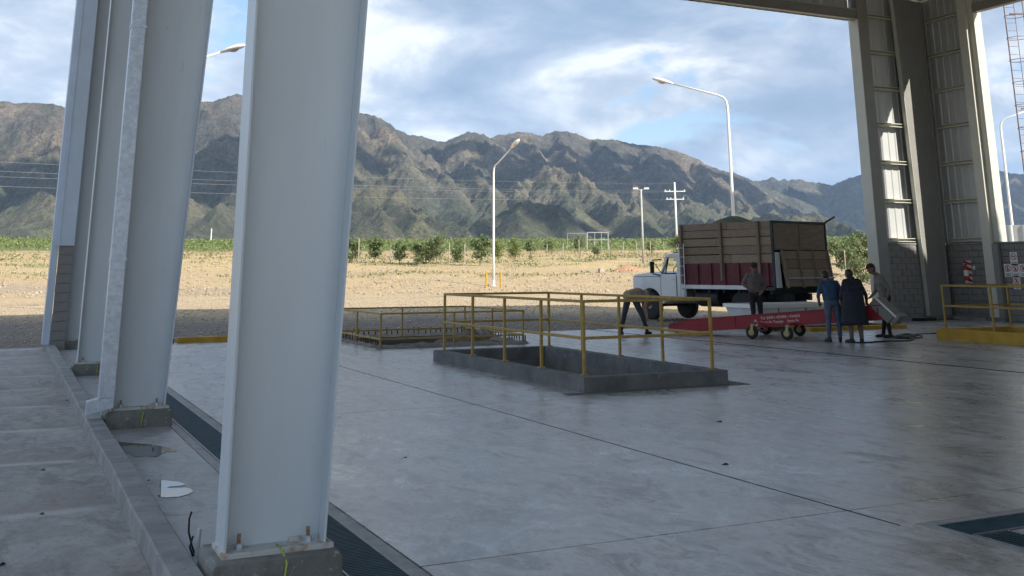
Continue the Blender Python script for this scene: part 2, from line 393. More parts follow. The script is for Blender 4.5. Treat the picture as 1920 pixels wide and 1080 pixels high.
azs = np.concatenate([np.arange(-180, -8, 4.0), np.arange(-8, 60, 0.14), np.arange(60, 180.1, 4.0)])
rs = [0.0, 1.0, 3.0, 8.0, 14.0, 20.0]
while rs[-1] < 1400: rs.append(rs[-1]*(1.0105 if 24 < rs[-1] < 130 else 1.03))
RR, AA = np.meshgrid(np.array(rs), np.radians(azs), indexing='ij')
GX, GY = RR*np.sin(AA), RR*np.cos(AA)
GZ = zterrain(GX, GY)
def C3(*c): return np.array(c, float)*np.ones(GX.shape+(3,))
n1 = fbm(GX*.05, GY*.05, 4, 21); n2 = fbm(GX*.16, GY*.16, 4, 27); n3 = fbm(GX*.5, GY*.5, 3, 33)
dd = RR+6*n1+2*n2
col = C3(.195, .172, .15)
col = lerp(col, C3(.46, .355, .225), sstep(36, 43, dd+2*n3))
col = lerp(col, C3(.43, .325, .195), sstep(58, 64, dd))
col = lerp(col, C3(.43, .325, .19), sstep(.05, .35, n2+.5*n3)*sstep(56, 66, dd)*.6)
col = lerp(col, C3(.33, .27, .205), sstep(.0, .3, n1-.3*n2)*sstep(60, 68, dd)*(1-sstep(84, 92, dd))*.7)
col = lerp(col, C3(.45, .345, .185), sstep(84, 92, dd))
col = lerp(col, C3(.23, .225, .10), sstep(.05, .30, n2-.3*n1)*sstep(80, 90, dd)*(1-sstep(112, 120, dd))*.75)
col = lerp(col, C3(.37, .26, .145), sstep(106, 120, dd)*sstep(-.2, .2, n1)*.8)
col = lerp(col, C3(.15, .165, .07), sstep(150, 175, dd))
col = lerp(col, C3(.13, .135, .075), sstep(300, 700, RR))
for tr_, wd in ((46.5, .35), (48.4, .35), (53.0, .4), (55.0, .4)):
    ru = np.exp(-((GX*-.43+GY*1.0-tr_+1.2*fbm(GX*.06, GX*0+tr_, 3, 12)+.43*GX)/wd)**2)*(.6+.6*n2)
    col = lerp(col, C3(.33, .255, .175), np.clip(ru, 0, 1)*.55)
tag(grid_mesh('ground', GX, GY, GZ, col, 'ground'), kind='structure')

# ================================================================== SETTING: mountains
def seg_field(X, Y, ridges, fall, exp):
    H_ = np.full(X.shape, -1e9)
    for rl in ridges:
        pts = [at_dist(x, y, d) for (x, y, d) in rl]
        for p, q in zip(pts[:-1], pts[1:]):
            dx, dy = q.x-p.x, q.y-p.y; L2 = dx*dx+dy*dy+1e-6
            t = np.clip(((X-p.x)*dx+(Y-p.y)*dy)/L2, 0, 1)
            ds = np.hypot(X-p.x-t*dx, Y-p.y-t*dy)
            H_ = np.maximum(H_, p.z+(q.z-p.z)*t-fall*ds**exp)
    return H_
def mountain(name, crests, ridges, r0, r1, az0, az1, step, nrad, seed, fall=1.05, exp=.93, det=1.0, tint=0.0):
    a = np.radians(np.arange(az0, az1+step, step)); r = np.linspace(r0, r1, nrad)
    Rg, A = np.meshgrid(r, a, indexing='ij'); X, Y = Rg*np.sin(A), Rg*np.cos(A)
    base = zprof(np.minimum(Rg, 1400))-4
    w1 = 70*fbm(X/420, Y/420, 3, seed+1); w2 = 70*fbm(X/420+9, Y/420+4, 3, seed+5)
    w3 = 22*fbm(X/95, Y/95, 3, seed+2); w4 = 22*fbm(X/95+3, Y/95+8, 3, seed+6)
    Zc = seg_field(X+.3*w1+.5*w3, Y+.3*w2+.5*w4, crests, fall, exp)
    Z = np.maximum(Zc, seg_field(X+w1+w3, Y+w2+w4, ridges, fall, exp))
    calm = np.zeros_like(Z)
    for rl in crests:
        ca = np.array([az_el(x, y)[0] for x, y, d in rl]); cz_ = np.array([at_dist(*q).z for q in rl]); o_ = np.argsort(ca)
        lim = np.interp(A, ca[o_], cz_[o_], left=-1e9, right=-1e9); calm = np.maximum(calm, np.clip(1-(lim-Z)/90, 0, 1)*(lim > 0))
    hn = np.clip((Z-base)/450, 0, 1)
    rg2 = ridged(X/230+w3/60, Y/230+w4/60, 4, seed+17, .55); rg3 = ridged(X/70, Y/70, 4, seed+31, .6); rg4 = ridged(X/30+w3/30, Y/34, 3, seed+37, .6)
    amp = np.clip((Z-base)/120, 0, 1)
    Z = Z+det*amp*(1-.72*calm)*(34*(rg2-.45)+19*(rg3-.42)+7*(rg4-.42)+12*fbm(X/160, Y/160, 4, seed+8))
    top = np.maximum(Z, base-3+3*fbm(X/60, Y/60, 3, seed+9))
    k = fbm(X/330, Y/330, 5, seed+61); k2 = fbm(X/110, Y/110, 4, seed+71)
    rock = np.array([.215, .172, .125]); rock2 = np.array([.118, .108, .092]); green = np.array([.080, .102, .040]); dark = np.array([.040, .044, .034])
    c = rock2+(rock-rock2)*sstep(-.2, .25, k)[..., None]
    veg = np.clip(sstep(.75, .0, hn)*.70+.40*k2+.35*(.5-rg2), 0, 1)
    c = lerp(c, green*np.ones_like(c), veg*.82)
    c = lerp(c, dark*np.ones_like(c), np.clip(sstep(.0, .45, k2)*.45+sstep(.62, .3, rg3)*.25, 0, 1))
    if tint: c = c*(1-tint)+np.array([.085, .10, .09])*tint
    return tag(grid_mesh(name, X, Y, top, c, 'mountain'), kind='structure')
crest = [(-700, 250, 2700), (-300, 215, 2800), (-120, 195, 2850), (0, 188, 2900), (60, 189, 2900), (95, 192, 2900), (125, 198, 2920), (200, 203, 2950), (290, 195, 2950), (370, 190, 2900), (400, 187, 2900), (430, 179, 2880), (445, 176, 2880), (465, 180, 2880), (540, 188, 2880), (610, 195, 2880), (660, 202, 2880), (680, 210, 2880), (720, 224, 2900), (760, 247, 2950), (800, 257, 3000),
         (832, 265, 3050), (850, 258, 3020), (880, 245, 3000), (892, 245, 3000), (905, 250, 3050), (920, 262, 3250)]
crest2 = [(860, 290, 3450), (920, 262, 3500), (940, 253, 3550), (960, 249, 3600), (990, 250, 3600), (1020, 255, 3650), (1040, 248, 3700), (1068, 248, 3700), (1095, 256, 3750), (1115, 263, 3800), (1122, 259, 3800), (1160, 260, 3850), (1200, 270, 3900), (1240, 276, 3950), (1290, 291, 4000), (1340, 311, 4050), (1380, 326, 4100), (1420, 343, 4150), (1500, 374, 4200), (1580, 410, 4300), (1640, 438, 4400)]
spurs = [
    [(888, 246, 3000), (930, 282, 2850), (985, 314, 2650), (1040, 314, 2500), (1095, 332, 2350), (1150, 372, 2100), (1200, 420, 1800)],
    [(985, 314, 2650), (975, 350, 2350), (1000, 385, 2000)],
    [(1040, 314, 2500), (1060, 360, 2200), (1085, 405, 1850)],
    [(846, 262, 3030), (800, 300, 2750), (815, 332, 2450), (852, 370, 2150), (885, 408, 1900)],
    [(800, 300, 2750), (765, 340, 2450), (770, 385, 2100)],
    [(885, 250, 2990), (880, 300, 2700), (905, 345, 2400), (930, 395, 2000)],
    [(700, 216, 2880), (735, 262, 2650), (748, 300, 2400), (790, 345, 2150)],
    [(670, 206, 2880), (660, 270, 2550), (680, 330, 2200)],
    [(620, 420, 1520), (655, 398, 1620), (690, 358, 1720), (724, 338, 1750), (774, 360, 1700), (816, 389, 1640), (870, 424, 1540), (895, 442, 1480)],
    [(724, 338, 1750), (715, 380, 1600), (735, 425, 1450)],
    [(774, 360, 1700), (790, 410, 1520)],
    [(895, 425, 1560), (954, 404, 1600), (995, 379, 1620), (1016, 375, 1620), (1054, 389, 1600), (1075, 425, 1540)],
    [(1010, 376, 1620), (985, 420, 1480)],
    [(1040, 250, 3700), (1065, 300, 3250), (1110, 330, 2900)],
    [(1122, 260, 3800), (1150, 310, 3300), (1180, 340, 2850), (1190, 385, 2350), (1230, 425, 1900)],
    [(1215, 273, 3920), (1245, 320, 3350), (1275, 360, 2700), (1300, 400, 2100), (1320, 430, 1700)],
    [(1310, 300, 4030), (1345, 350, 3350), (1375, 385, 2600), (1420, 420, 2000)],
    [(1400, 336, 4120), (1440, 380, 3400), (1480, 415, 2700)],
    [(1340, 425, 1700), (1385, 400, 1750), (1405, 397, 1750), (1440, 415, 1720), (1475, 405, 1780), (1505, 397, 1800), (1545, 415, 1760), (1590, 438, 1700)],
    [(960, 250, 3600), (1000, 300, 3150), (1030, 330, 2900)],
    [(60, 190, 2900), (95, 245, 2600), (45, 305, 2250), (105, 375, 1850), (20, 432, 1500)],
    [(400, 188, 2900), (435, 245, 2600), (375, 300, 2250), (425, 355, 1900), (375, 425, 1520)],
    [(200, 203, 2950), (235, 262, 2600), (195, 330, 2150), (245, 400, 1700)],
    [(540, 189, 2880), (560, 250, 2600), (520, 320, 2200), (560, 390, 1750)],
    [(300, 195, 2950), (310, 250, 2600), (290, 310, 2200), (320, 380, 1800)],
    [(-300, 216, 2800), (-200, 300, 2300), (-120, 380, 1800)], [(-120, 196, 2850), (-60, 280, 2300), (-90, 400, 1700)]]
far = [(1150, 382, 6300), (1300, 354, 6400), (1380, 344, 6500), (1420, 340, 6500), (1450, 333, 6500), (1490, 335, 6550), (1540, 344, 6650), (1560, 345, 6700), (1600, 330, 6750), (1640, 319, 6800), (1700, 310, 6850), (1780, 305, 6900), (1856, 313, 7000), (1892, 325, 7000), (1920, 328, 7050), (2000, 320, 7100), (2200, 302, 7200), (2500, 322, 7300)]
fspurs = [[(1450, 334, 6500), (1500, 380, 5900), (1540, 420, 5300)], [(1600, 331, 6750), (1570, 380, 6000), (1610, 420, 5300)], [(1660, 317, 6800), (1680, 370, 6100), (1640, 420, 5300)], [(1800, 307, 6900), (1760, 370, 6100), (1790, 425, 5200)], [(1900, 327, 7000), (1900, 380, 6100), (1870, 425, 5300)], [(1780, 306, 6900), (1840, 360, 6200)]]
mountain('mountain_range', [crest, crest2], spurs, 1230, 4600, -20, 58, 0.07, 540, 4)
sc8 = lambda rl: [(x, y, d*.8) for x, y, d in rl]
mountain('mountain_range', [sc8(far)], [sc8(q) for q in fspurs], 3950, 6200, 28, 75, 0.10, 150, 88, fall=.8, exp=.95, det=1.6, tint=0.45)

# ================================================================== SETTING: floor
def floor_mat(name, c_dark, c_light, c_dust, rough0, rough1, stripes=False):
    m = bpy.data.materials.new(name); m.use_nodes = True; n, l = m.node_tree.nodes, m.node_tree.links
    b = n['Principled BSDF']; t = n.new('ShaderNodeTexCoord'); b.inputs['Specular IOR Level'].default_value = 0.5
    def noise(sc, det, ro, st=(1, 1, 1), rot=0, dist=0):
        mp = n.new('ShaderNodeMapping'); mp.inputs['Scale'].default_value = st; mp.inputs['Rotation'].default_value = (0, 0, rot); l.new(t.outputs['Object'], mp.inputs[0])
        q = n.new('ShaderNodeTexNoise'); q.inputs['Scale'].default_value = sc; q.inputs['Detail'].default_value = det; q.inputs['Roughness'].default_value = ro; q.inputs['Distortion'].default_value = dist
        l.new(mp.outputs[0], q.inputs['Vector']); return q.outputs[0]
    def rmp(src, stops):
        r = n.new('ShaderNodeValToRGB'); cr = r.color_ramp
        while len(cr.elements) < len(stops): cr.elements.new(.5)
        for e, (p, c) in zip(cr.elements, stops): e.position = p; e.color = (*c, 1) if isinstance(c, tuple) else (c, c, c, 1)
        l.new(src, r.inputs[0]); return r.outputs[0]
    def mix(f, a, bb, mode='MIX'):
        x = n.new('ShaderNodeMix'); x.data_type = 'RGBA'; x.blend_type = mode
        if hasattr(f, 'type'): l.new(f, x.inputs[0])
        else: x.inputs[0].default_value = f
        for i, q in ((6, a), (7, bb)):
            if hasattr(q, 'type'): l.new(q, x.inputs[i])
            else: x.inputs[i].default_value = (*q, 1)
        return x.outputs[2]
    big = noise(0.35, 5, .55, dist=.6); mid = noise(1.5, 9, .74, (1.0, .6, 1), R(-25), 1.0); fine = noise(8, 8, .75, (1, .6, 1), R(-25), .4)
    col = rmp(big, [(.34, c_dark), (.66, c_light)])
    col = mix(rmp(mid, [(.45, 0.0), (.57, .80)]), col, c_dust)
    col = mix(rmp(noise(2.7, 7, .72, (1, .4, 1), R(-25), 1.5), [(.51, 0.0), (.60, .70)]), col, tuple(v*.80 for v in c_dark))
    col = mix(rmp(fine, [(.50, 0.0), (.62, .55)]), col, tuple(v*1.05 for v in c_dust))
    col = mix(rmp(noise(14, 8, .75, (1, .6, 1), .4), [(.53, 0.0), (.63, .50)]), col, tuple(v*.72 for v in c_dark))
    col = mix(rmp(noise(.55, 4, .6, (1, 1.6, 1), .3), [(.60, 0.0), (.68, .30)]), col, tuple(v*.62 for v in c_dark))
    col = mix(rmp(noise(.9, 3, .5), [(.58, 0.0), (.75, .35)]), col, (c_light[0]*1.02, c_light[1]*.86, c_light[2]*.84))
    if stripes:
        sp = n.new('ShaderNodeSeparateXYZ'); l.new(t.outputs['Object'], sp.inputs[0])
        def mth(op, a, bb=None):
            x = n.new('ShaderNodeMath'); x.operation = op
            for i, q in enumerate((a, bb)):
                if q is None: continue
                if hasattr(q, 'type'): l.new(q, x.inputs[i])
                else: x.inputs[i].default_value = q
            return x.outputs[0]
        yy = mth('ADD', mth('ADD', sp.outputs[1], mth('MULTIPLY', sp.outputs[0], .02)), mth('MULTIPLY', noise(1.1, 4, .6), .30))
        fr_ = mth('FRACT', mth('DIVIDE', mth('ADD', yy, 22-.20), 2.17))
        band = mth('MULTIPLY', rmp(fr_, [(0.0, 0.0), (.015, 0.0), (.035, 1.0), (.075, 1.0), (.10, 0.0), (1.0, 0.0)]), rmp(noise(1.7, 5, .6), [(.30, .1), (.55, .75)]))
        edge = rmp(sp.outputs[0], [(0.0, 1.0), (.70, 1.0), (.78, 0.0), (1.0, 0.0)])
        col = mix(rmp(fr_, [(0.0, .0), (.09, .0), (.13, .40), (.55, .0), (1.0, .0)]), col, (.215, .168, .145))
        col = mix(mth('MULTIPLY', band, edge), col, (.47, .465, .45))
    l.new(col, b.inputs['Base Color'])
    rr = n.new('ShaderNodeMapRange'); rr.inputs[1].default_value = .35; rr.inputs[2].default_value = .7; rr.inputs[3].default_value = rough0; rr.inputs[4].default_value = rough1
    l.new(mid, rr.inputs[0]); l.new(rr.outputs[0], b.inputs['Roughness'])
    bp = n.new('ShaderNodeBump'); bp.inputs['Strength'].default_value = .05; bp.inputs['Distance'].default_value = .01; l.new(noise(6, 6, .65, (1, .5, 1)), bp.inputs['Height']); l.new(bp.outputs[0], b.inputs['Normal'])
    MATS[name] = m
floor_mat('floor_polished', (.235, .226, .214), (.35, .338, .322), (.56, .543, .52), .23, .44)
floor_mat('floor_strip', (.23, .235, .235), (.33, .332, .33), (.42, .42, .41), .34, .6)
floor_mat('walkway', (.225, .214, .196), (.31, .298, .278), (.41, .395, .37), .55, .85, True)
floor_mat('drain_border', (.25, .245, .24), (.33, .325, .315), (.38, .375, .365), .5, .8)

PIT1 = (7.34, 9.78, 13.15, 18.90); PIT2 = (7.34, 11.0, 22.1, 26.0); PIT3 = (20.2, 22.7, 13.0, 18.9); PIT4 = (19.7, 23.2, 22.75, 26.0)
HOLES = [(p[0]+.15, p[1]-.15, p[2]+.15, p[3]-.15) for p in (PIT1, PIT2, PIT3, PIT4)]
GR = (5.62, 9.62, 1.2, 5.60)      # outer edge of the square drain at the right front
def panel(parent, name, x0, x1, y0, y1, matname, gap=.005, z=0.0, th=.06, holes=()):
    x0 += gap; x1 -= gap; y0 += gap; y1 -= gap
    hs = [h for h in holes if h[0] < x1 and h[1] > x0 and h[2] < y1 and h[3] > y0]
    xs = sorted({x0, x1, *[min(max(v, x0), x1) for h in hs for v in h[:2]]}); ys = sorted({y0, y1, *[min(max(v, y0), y1) for h in hs for v in h[2:]]})
    mb = MB()
    for i in range(len(xs)-1):
        for j in range(len(ys)-1):
            cx, cy = (xs[i]+xs[i+1])/2, (ys[j]+ys[j+1])/2
            if any(h[0] < cx < h[1] and h[2] < cy < h[3] for h in hs): continue
            mb.rect(xs[i], xs[i+1], ys[j], ys[j+1], z)
    mb.add([(x0, y0, z), (x1, y0, z), (x1, y1, z), (x0, y1, z), (x0, y0, z-th), (x1, y0, z-th), (x1, y1, z-th), (x0, y1, z-th)], [(1, 0, 4, 5), (2, 1, 5, 6), (3, 2, 6, 7), (0, 3, 7, 4)])
    return mb.build(name, matname, parent, fix=False)
mb = MB()                               # dark bed under the joints, with the pits left open
fl = panel(None, 'floor', -14, 29.2, -22, 26.42, 'mortar', 0, -.022, .2, [*HOLES, (1.87, 2.20, -22, 26.2), (5.72, 6.02, 1.2, 5.5), (6.02, 9.6, 5.2, 5.5)])
tag(fl, kind='structure')
Yb = [-22, -6.9, -.4, 6.1, 12.65, 19.15, 26.40]
Xb = [2.305, 5.5, 11.9, 15.0, 21.4, 28.72]
for i in range(len(Xb)-1):
    for j in range(len(Yb)-1):
        hh = list(HOLES)
        if i in (1,) and j in (1, 2): hh.append(GR)
        o = panel(fl, 'slab', Xb[i], Xb[i+1], Yb[j], Yb[j+1], 'floor_polished', .008, 0, .022, hh)
m = mat('joint_seal', (.018, .018, .018), 1.0, var=.3, spec=0.0)
mat('joint_thin', (.075, .075, .075), 1.0, var=.4, scale=2, spec=0.0)
for xa, xb in ((14.955, 15.045), (5.493, 5.507)): panel(fl, 'expansion_joint', xa, xb, -22 if xa > 9 else 5.62, 26.4, 'joint_seal' if xa > 9 else 'joint_thin', 0, .002, .01)
for j in range(len(Yb)-1):
    panel(fl, 'slab', 1.10, 1.775, Yb[j], Yb[j+1], 'floor_strip', .003, .0, .022)
    panel(fl, 'drain_border', 1.78, 1.868, Yb[j], Yb[j+1], 'drain_border', .002, .001, .05)
    panel(fl, 'drain_border', 2.202, 2.298, Yb[j], Yb[j+1], 'drain_border', .002, .001, .05)
wk = panel(None, 'pavement', -14, .905, -22, 26.42, 'walkway', 0, -.004, .2); tag(wk, kind='structure')
mb = MB()                               # kerb: worn concrete upstand between pavement and floor
n = 180
for k in range(n):
    y0, y1 = -2+k*28.3/n, -2+(k+1)*28.3/n
    def prof(y):
        a = .004*math.sin(y*2.1)+.002*math.sin(y*5.3+1); b = .004*math.sin(y*1.3+2)
        return [(.905+a*.5, -.02), (.912+a, .105+b), (.924+a, .118+b*.6), (1.078+b, .118+b*.6), (1.09+b, .105), (1.094+b, -.02)]
    p, q = prof(y0), prof(y1)
    for i in range(5): mb.add([(p[i][0], y0, p[i][1]), (p[i+1][0], y0, p[i+1][1]), (q[i+1][0], y1, q[i+1][1]), (q[i][0], y1, q[i][1])], [(0, 1, 2, 3)])
p = prof(26.3); mb.add([(a, 26.3, b) for a, b in p], [tuple(range(6))])
kb = mb.build('kerb', 'kerb_concrete', fix=False)
bm = bmesh.new(); bm.from_mesh(kb.data); bmesh.ops.remove_doubles(bm, verts=bm.verts, dist=1e-4); bmesh.ops.recalc_face_normals(bm, faces=bm.faces); bm.to_mesh(kb.data); bm.free()
autosmooth(kb, 28); tag(kb, kind='structure')

# drains
def grate(name, label, x0, x1, y0, y1, along, depth=.14):
    t = thing(name, label, 'drain', ((x0+x1)/2, (y0+y1)/2, 0))
    b = MB(); f = MB()
    if along == 'y':
        k = y0
        while k < y1: b.box(x0+.012, x1-.012, k, k+.009, -.022, .004); k += .032
        for x in (x0+.012, (x0+x1)/2-.004, x1-.02): b.box(x, x+.006, y0, y1, -.03, .0)
        for x in (x0, x1-.012): f.box(x, x+.012, y0, y1, -.03, .006)
    else:
        k = x0
        while k < x1: b.box(k, k+.009, y0+.012, y1-.012, -.022, .004); k += .032
        for y in (y0+.012, (y0+y1)/2-.004, y1-.02): b.box(x0, x1, y, y+.006, -.03, .0)
        for y in (y0, y1-.012): f.box(x0, x1, y, y+.012, -.03, .006)
    tag(b.build('bars', 'grate', t, world=True, fix=False), kind='stuff')
    f.build('frame', 'grate_frame', t, world=True)
    MB().add([(x0, y0, -.03), (x1, y0, -.03), (x1, y1, -.03), (x0, y1, -.03), (x0, y0, -depth), (x1, y0, -depth), (x1, y1, -depth), (x0, y1, -depth)],
             [(0, 1, 5, 4), (1, 2, 6, 5), (2, 3, 7, 6), (3, 0, 4, 7), (4, 5, 6, 7)]).build('channel', 'pit_inside', t, world=True)
    return t
grate('floor_drain', 'long steel drain grating running beside the white columns', 1.872, 2.198, 2.5, 26.15, 'y')
grate('floor_drain', 'dark steel grating running toward the viewer at the lower right corner', 5.72, 6.02, 1.2, 5.20, 'y')
grate('floor_drain', 'bluish steel grating running sideways at the lower right corner', 5.72, 9.5, 5.21, 5.505, 'x')
tag(MB().box(5.628, 5.715, 1.2, 5.592, -.05, .001).box(5.715, 9.6, 5.507, 5.592, -.05, .001).build('drain_surround', 'drain_border'), kind='structure')
panel(fl, 'slab', 6.03, 9.6, 1.2, 5.20, 'floor_strip', .004, 0.0, .022)
# narrow strips of slab left over where the front panels were cut for the drain are covered by the surround above

# ================================================================== BUILDING
# roof
RX0, RXR, RX1, ZE, ZR, RY0, RY1 = .62, 14.95, 29.3, 10.95, 14.0, -20.4, 27.2
roof = thing('roof', 'grey pitched metal roof over the shed, only its far lower edge showing', 'roof', (RXR, 3.0, ZE))
for (xa, za, xb, zb) in ((RX0, ZE, RXR, ZR), (RXR, ZR, RX1, ZE)):
    MB().add([(xa, RY0, za), (xb, RY0, zb), (xb, RY1, zb), (xa, RY1, za), (xa, RY0, za+.06), (xb, RY0, zb+.06), (xb, RY1, zb+.06), (xa, RY1, za+.06)],
             [(3, 2, 1, 0), (4, 5, 6, 7), (0, 1, 5, 4), (1, 2, 6, 5), (2, 3, 7, 6), (3, 0, 4, 7)]).build('roof_sheet', 'roof_sheet', roof, world=True)
for k in range(8):
    y = -19.9+6.5*k+.08
    for sgn in (-1, 1):
        xa = 1.18 if sgn < 0 else 28.6
        MB().prism([(xa, ZE-.02), (xa, ZE-.015), (RXR, ZR-.06), (RXR, ZR-.6)], 'y', y, y+.2).build('rafter', 'steel_white', roof, world=True)
for k in range(12):
    x = 2.0+k*2.3
    z = ZE+(ZR-ZE)*(1-abs(x-RXR)/14.1)
    MB().box(x, x+.08, RY0+.3, RY1-.2, z-.26, z-.07).build('purlin', 'galv', roof, world=True)

# columns of the left side
def column(yf, label, wire=True):
    t = thing('steel_column', label, 'column', (1.45, yf+.125, 0), group='tapered white columns along the open side')
    zb, zt_ = .205, 10.6
    def inner(z): return 1.72+.047*(z-zb)
    b = MB(); b.prism([(1.105, -.03), (1.80, -.03), (1.80, .15), (1.775, .18), (1.13, .18), (1.105, .15)], 'y', yf-.10, yf+.36)
    ped = b.build('pedestal', 'pedestal', t, world=True, bevel=.012)
    MB().box(1.165, 1.765, yf-.03, yf+.28, .17, zb).build('base_plate', 'steel_rust', t, world=True, bevel=.003)
    MB().prism([(1.19, zb), (1.715, zb), (inner(zt_)-.01, zt_), (1.19, zt_)], 'y', yf+.12, yf+.13).build('web', 'steel_white', t, world=True)
    MB().box(1.178, 1.19, yf, yf+.25, zb, zt_).build('outer_flange', 'steel_white', t, world=True)
    MB().prism([(1.715, zb), (1.727, zb), (inner(zt_)+.005, zt_), (inner(zt_)-.007, zt_)], 'y', yf, yf+.25).build('inner_flange', 'steel_white', t, world=True)
    for (bx, by) in ((1.265, .055), (1.64, .055), (1.265, .195), (1.64, .195)):
        bo = MB().tube([(bx, yf+by, zb-.01), (bx, yf+by, zb+.075)], .0105, 10).build('anchor_bolt', 'bolt_rust', t, world=True)
        MB().lathe([(.024, zb), (.024, zb+.026), (.019, zb+.03)], 6, (bx, yf+by, 0)).build('nut', 'galv', t, world=True)
    MB().box(1.2, 1.30, yf+.095, yf+.119, zb, zb+.012).box(1.55, 1.71, yf+.1, yf+.1195, zb, zb+.02).build('weld_rust', 'steel_rust', t, world=True)
    if wire:
        MB().tube([(1.47, yf+.05, zb+.004), (1.475, yf-.06, zb-.004), (1.49, yf-.108, .15), (1.48, yf-.112, .08), (1.475, yf-.115, .0)], .006, 6).build('ground_wire', 'wire_green', t, world=True, smooth=True)
    return t
column(6.03, 'nearest big white tapered column, on a concrete stub with a green wire')
column(12.60, 'second white tapered column from the viewer, behind the square downpipe')
column(19.05, 'third white tapered column, between the downpipe and the corner column')
column(25.45, 'farthest white column in the row, beside the grey block pier', False)

# downpipe on the second column
t = thing('downpipe', 'square galvanised downpipe with a kicked-out foot on the second column', 'downpipe', (1.09, 12.5, .2))
MB().box(1.012, 1.172, 12.42, 12.56, .33, 10.7).build('pipe', 'galv', t, world=True, bevel=.006)
MB().prism([(1.172, .33), (1.012, .33), (.90, .305), (.90, .165), (1.06, .20), (1.172, .235)], 'y', 12.42, 12.56).build('elbow', 'galv', t, world=True, bevel=.005)
for z in (1.78, 4.42, 7.1):
    MB().box(1.004, 1.185, 12.41, 12.57, z-.016, z+.016).build('strap', 'galv', t, world=True)

# far left corner: block pier and metal corner flashing
t = thing('block_pier', 'narrow grey block pier under the blue-grey corner flashing', 'pier', (1.13, 25.4, 0))
MB().box(.985, 1.272, 25.255, 25.42, 0, 2.2).build('mortar_core', 'mortar', t, world=True)
me = None
for k in range(11):
    bb = MB().box(-.15, .15, -.09, .09, .004, .193).build('block', 'block', t, bevel=.006) if me is None else bpy.data.objects.new('block', me)
    if me is None: me = bb.data
    else: COL.objects.link(bb); bb.parent = t
    bb.location = (1.128-1.13+.004*math.sin(k*5), 25.335-25.4, k*.2)
t = thing('corner_flashing', 'blue-grey sheet metal corner flashing at the far left corner', 'flashing', (.9, 25.5, .1))
MB().box(.825, .965, 25.28, 25.92, .12, 10.9).build('side_sheet', 'flashing', t, world=True)
MB().box(.90, 1.275, 25.22, 25.275, 2.2, 10.9).build('front_sheet', 'flashing', t, world=True)
MB().box(.958, .972, 25.205, 25.22, 2.2, 10.9).build('fold', 'flashing', t, world=True)

# right corner column
t = thing('steel_column', 'grey tapered column at the right rear corner, between the two cladding bays', 'column', (28.0, 26.0, 0))
zb, zt_ = .13, 10.9
def rin(z): return 27.52-.030*(z-zb)
MB().prism([(rin(zb)+.012, zb), (28.52, zb), (28.52, zt_), (rin(zt_)+.012, zt_)], 'y', 26.01, 26.022).build('web', 'beam_grey', t, world=True)
MB().prism([(rin(zb), zb), (rin(zb)+.012, zb), (rin(zt_)+.012, zt_), (rin(zt_), zt_)], 'y', 25.93, 26.085).build('inner_flange', 'trim_cream', t, world=True)
MB().box(28.52, 28.535, 25.93, 26.085, zb, zt_).build('outer_flange', 'beam_grey', t, world=True)
MB().box(27.4, 28.6, 25.85, 26.09, .02, zb).build('pedestal', 'pedestal', t, world=True)

def corr(parent, name, matname, axis, a0, a1, z0, z1, c, face, pitch=.30, h=.035):
    # ribbed sheet: axis 'x' runs along X at Y=c, axis 'y' runs along Y at X=c; ribs stand out in the 'face' direction
    mb = MB(); pr = []; a = a0
    while a < a1-1e-6:
        for (o, hh) in ((0, 0), (pitch*.62, 0), (pitch*.72, h), (pitch*.90, h)): pr.append((min(a+o, a1), hh))
        a += pitch
    pr.append((a1, 0))
    for p, q in zip(pr[:-1], pr[1:]):
        if q[0]-p[0] < 1e-5: continue
        if axis == 'x': vs = [(p[0], c+face*p[1], z0), (q[0], c+face*q[1], z0), (q[0], c+face*q[1], z1), (p[0], c+face*p[1], z1)]
        else: vs = [(c+face*p[1], p[0], z0), (c+face*q[1], q[0], z0), (c+face*q[1], q[0], z1), (c+face*p[1], p[0], z1)]
        mb.add(vs, [(0, 1, 2, 3)])
    return mb.build(name, matname, parent, world=True)
def block_wall(parent, axis, a0, a1, c, face, h=2.40, full=None):
    nonlocal_me = {}
    L = .40; n = int(math.ceil((a1-a0)/L)); rows = 12
    for r in range(rows):
        off = 0 if r % 2 == 0 else -L/2
        for k in range(n+1):
            s, e = a0+off+k*L, a0+off+(k+1)*L
            s, e = max(s, a0), min(e, a1)
            if e-s < .06: continue
            w = round(e-s, 3)
            if w not in nonlocal_me:
                mb = MB()
                if axis == 'x': mb.box(-(w/2-.006), w/2-.006, -.03, .03, .006, .194)
                else: mb.box(-.03, .03, -(w/2-.006), w/2-.006, .006, .194)
                o = mb.build('block', 'block', parent, bevel=.005, segs=1); nonlocal_me[w] = o.data
            else:
                o = bpy.data.objects.new('block', nonlocal_me[w]); COL.objects.link(o); o.parent = parent
            j = random.uniform(-.005, .005)
            o.location = ((s+e)/2-parent.location.x, c+j-parent.location.y, r*.2+.0-parent.location.z) if axis == 'x' else (c+j-parent.location.x, (s+e)/2-parent.location.y, r*.2-parent.location.z)
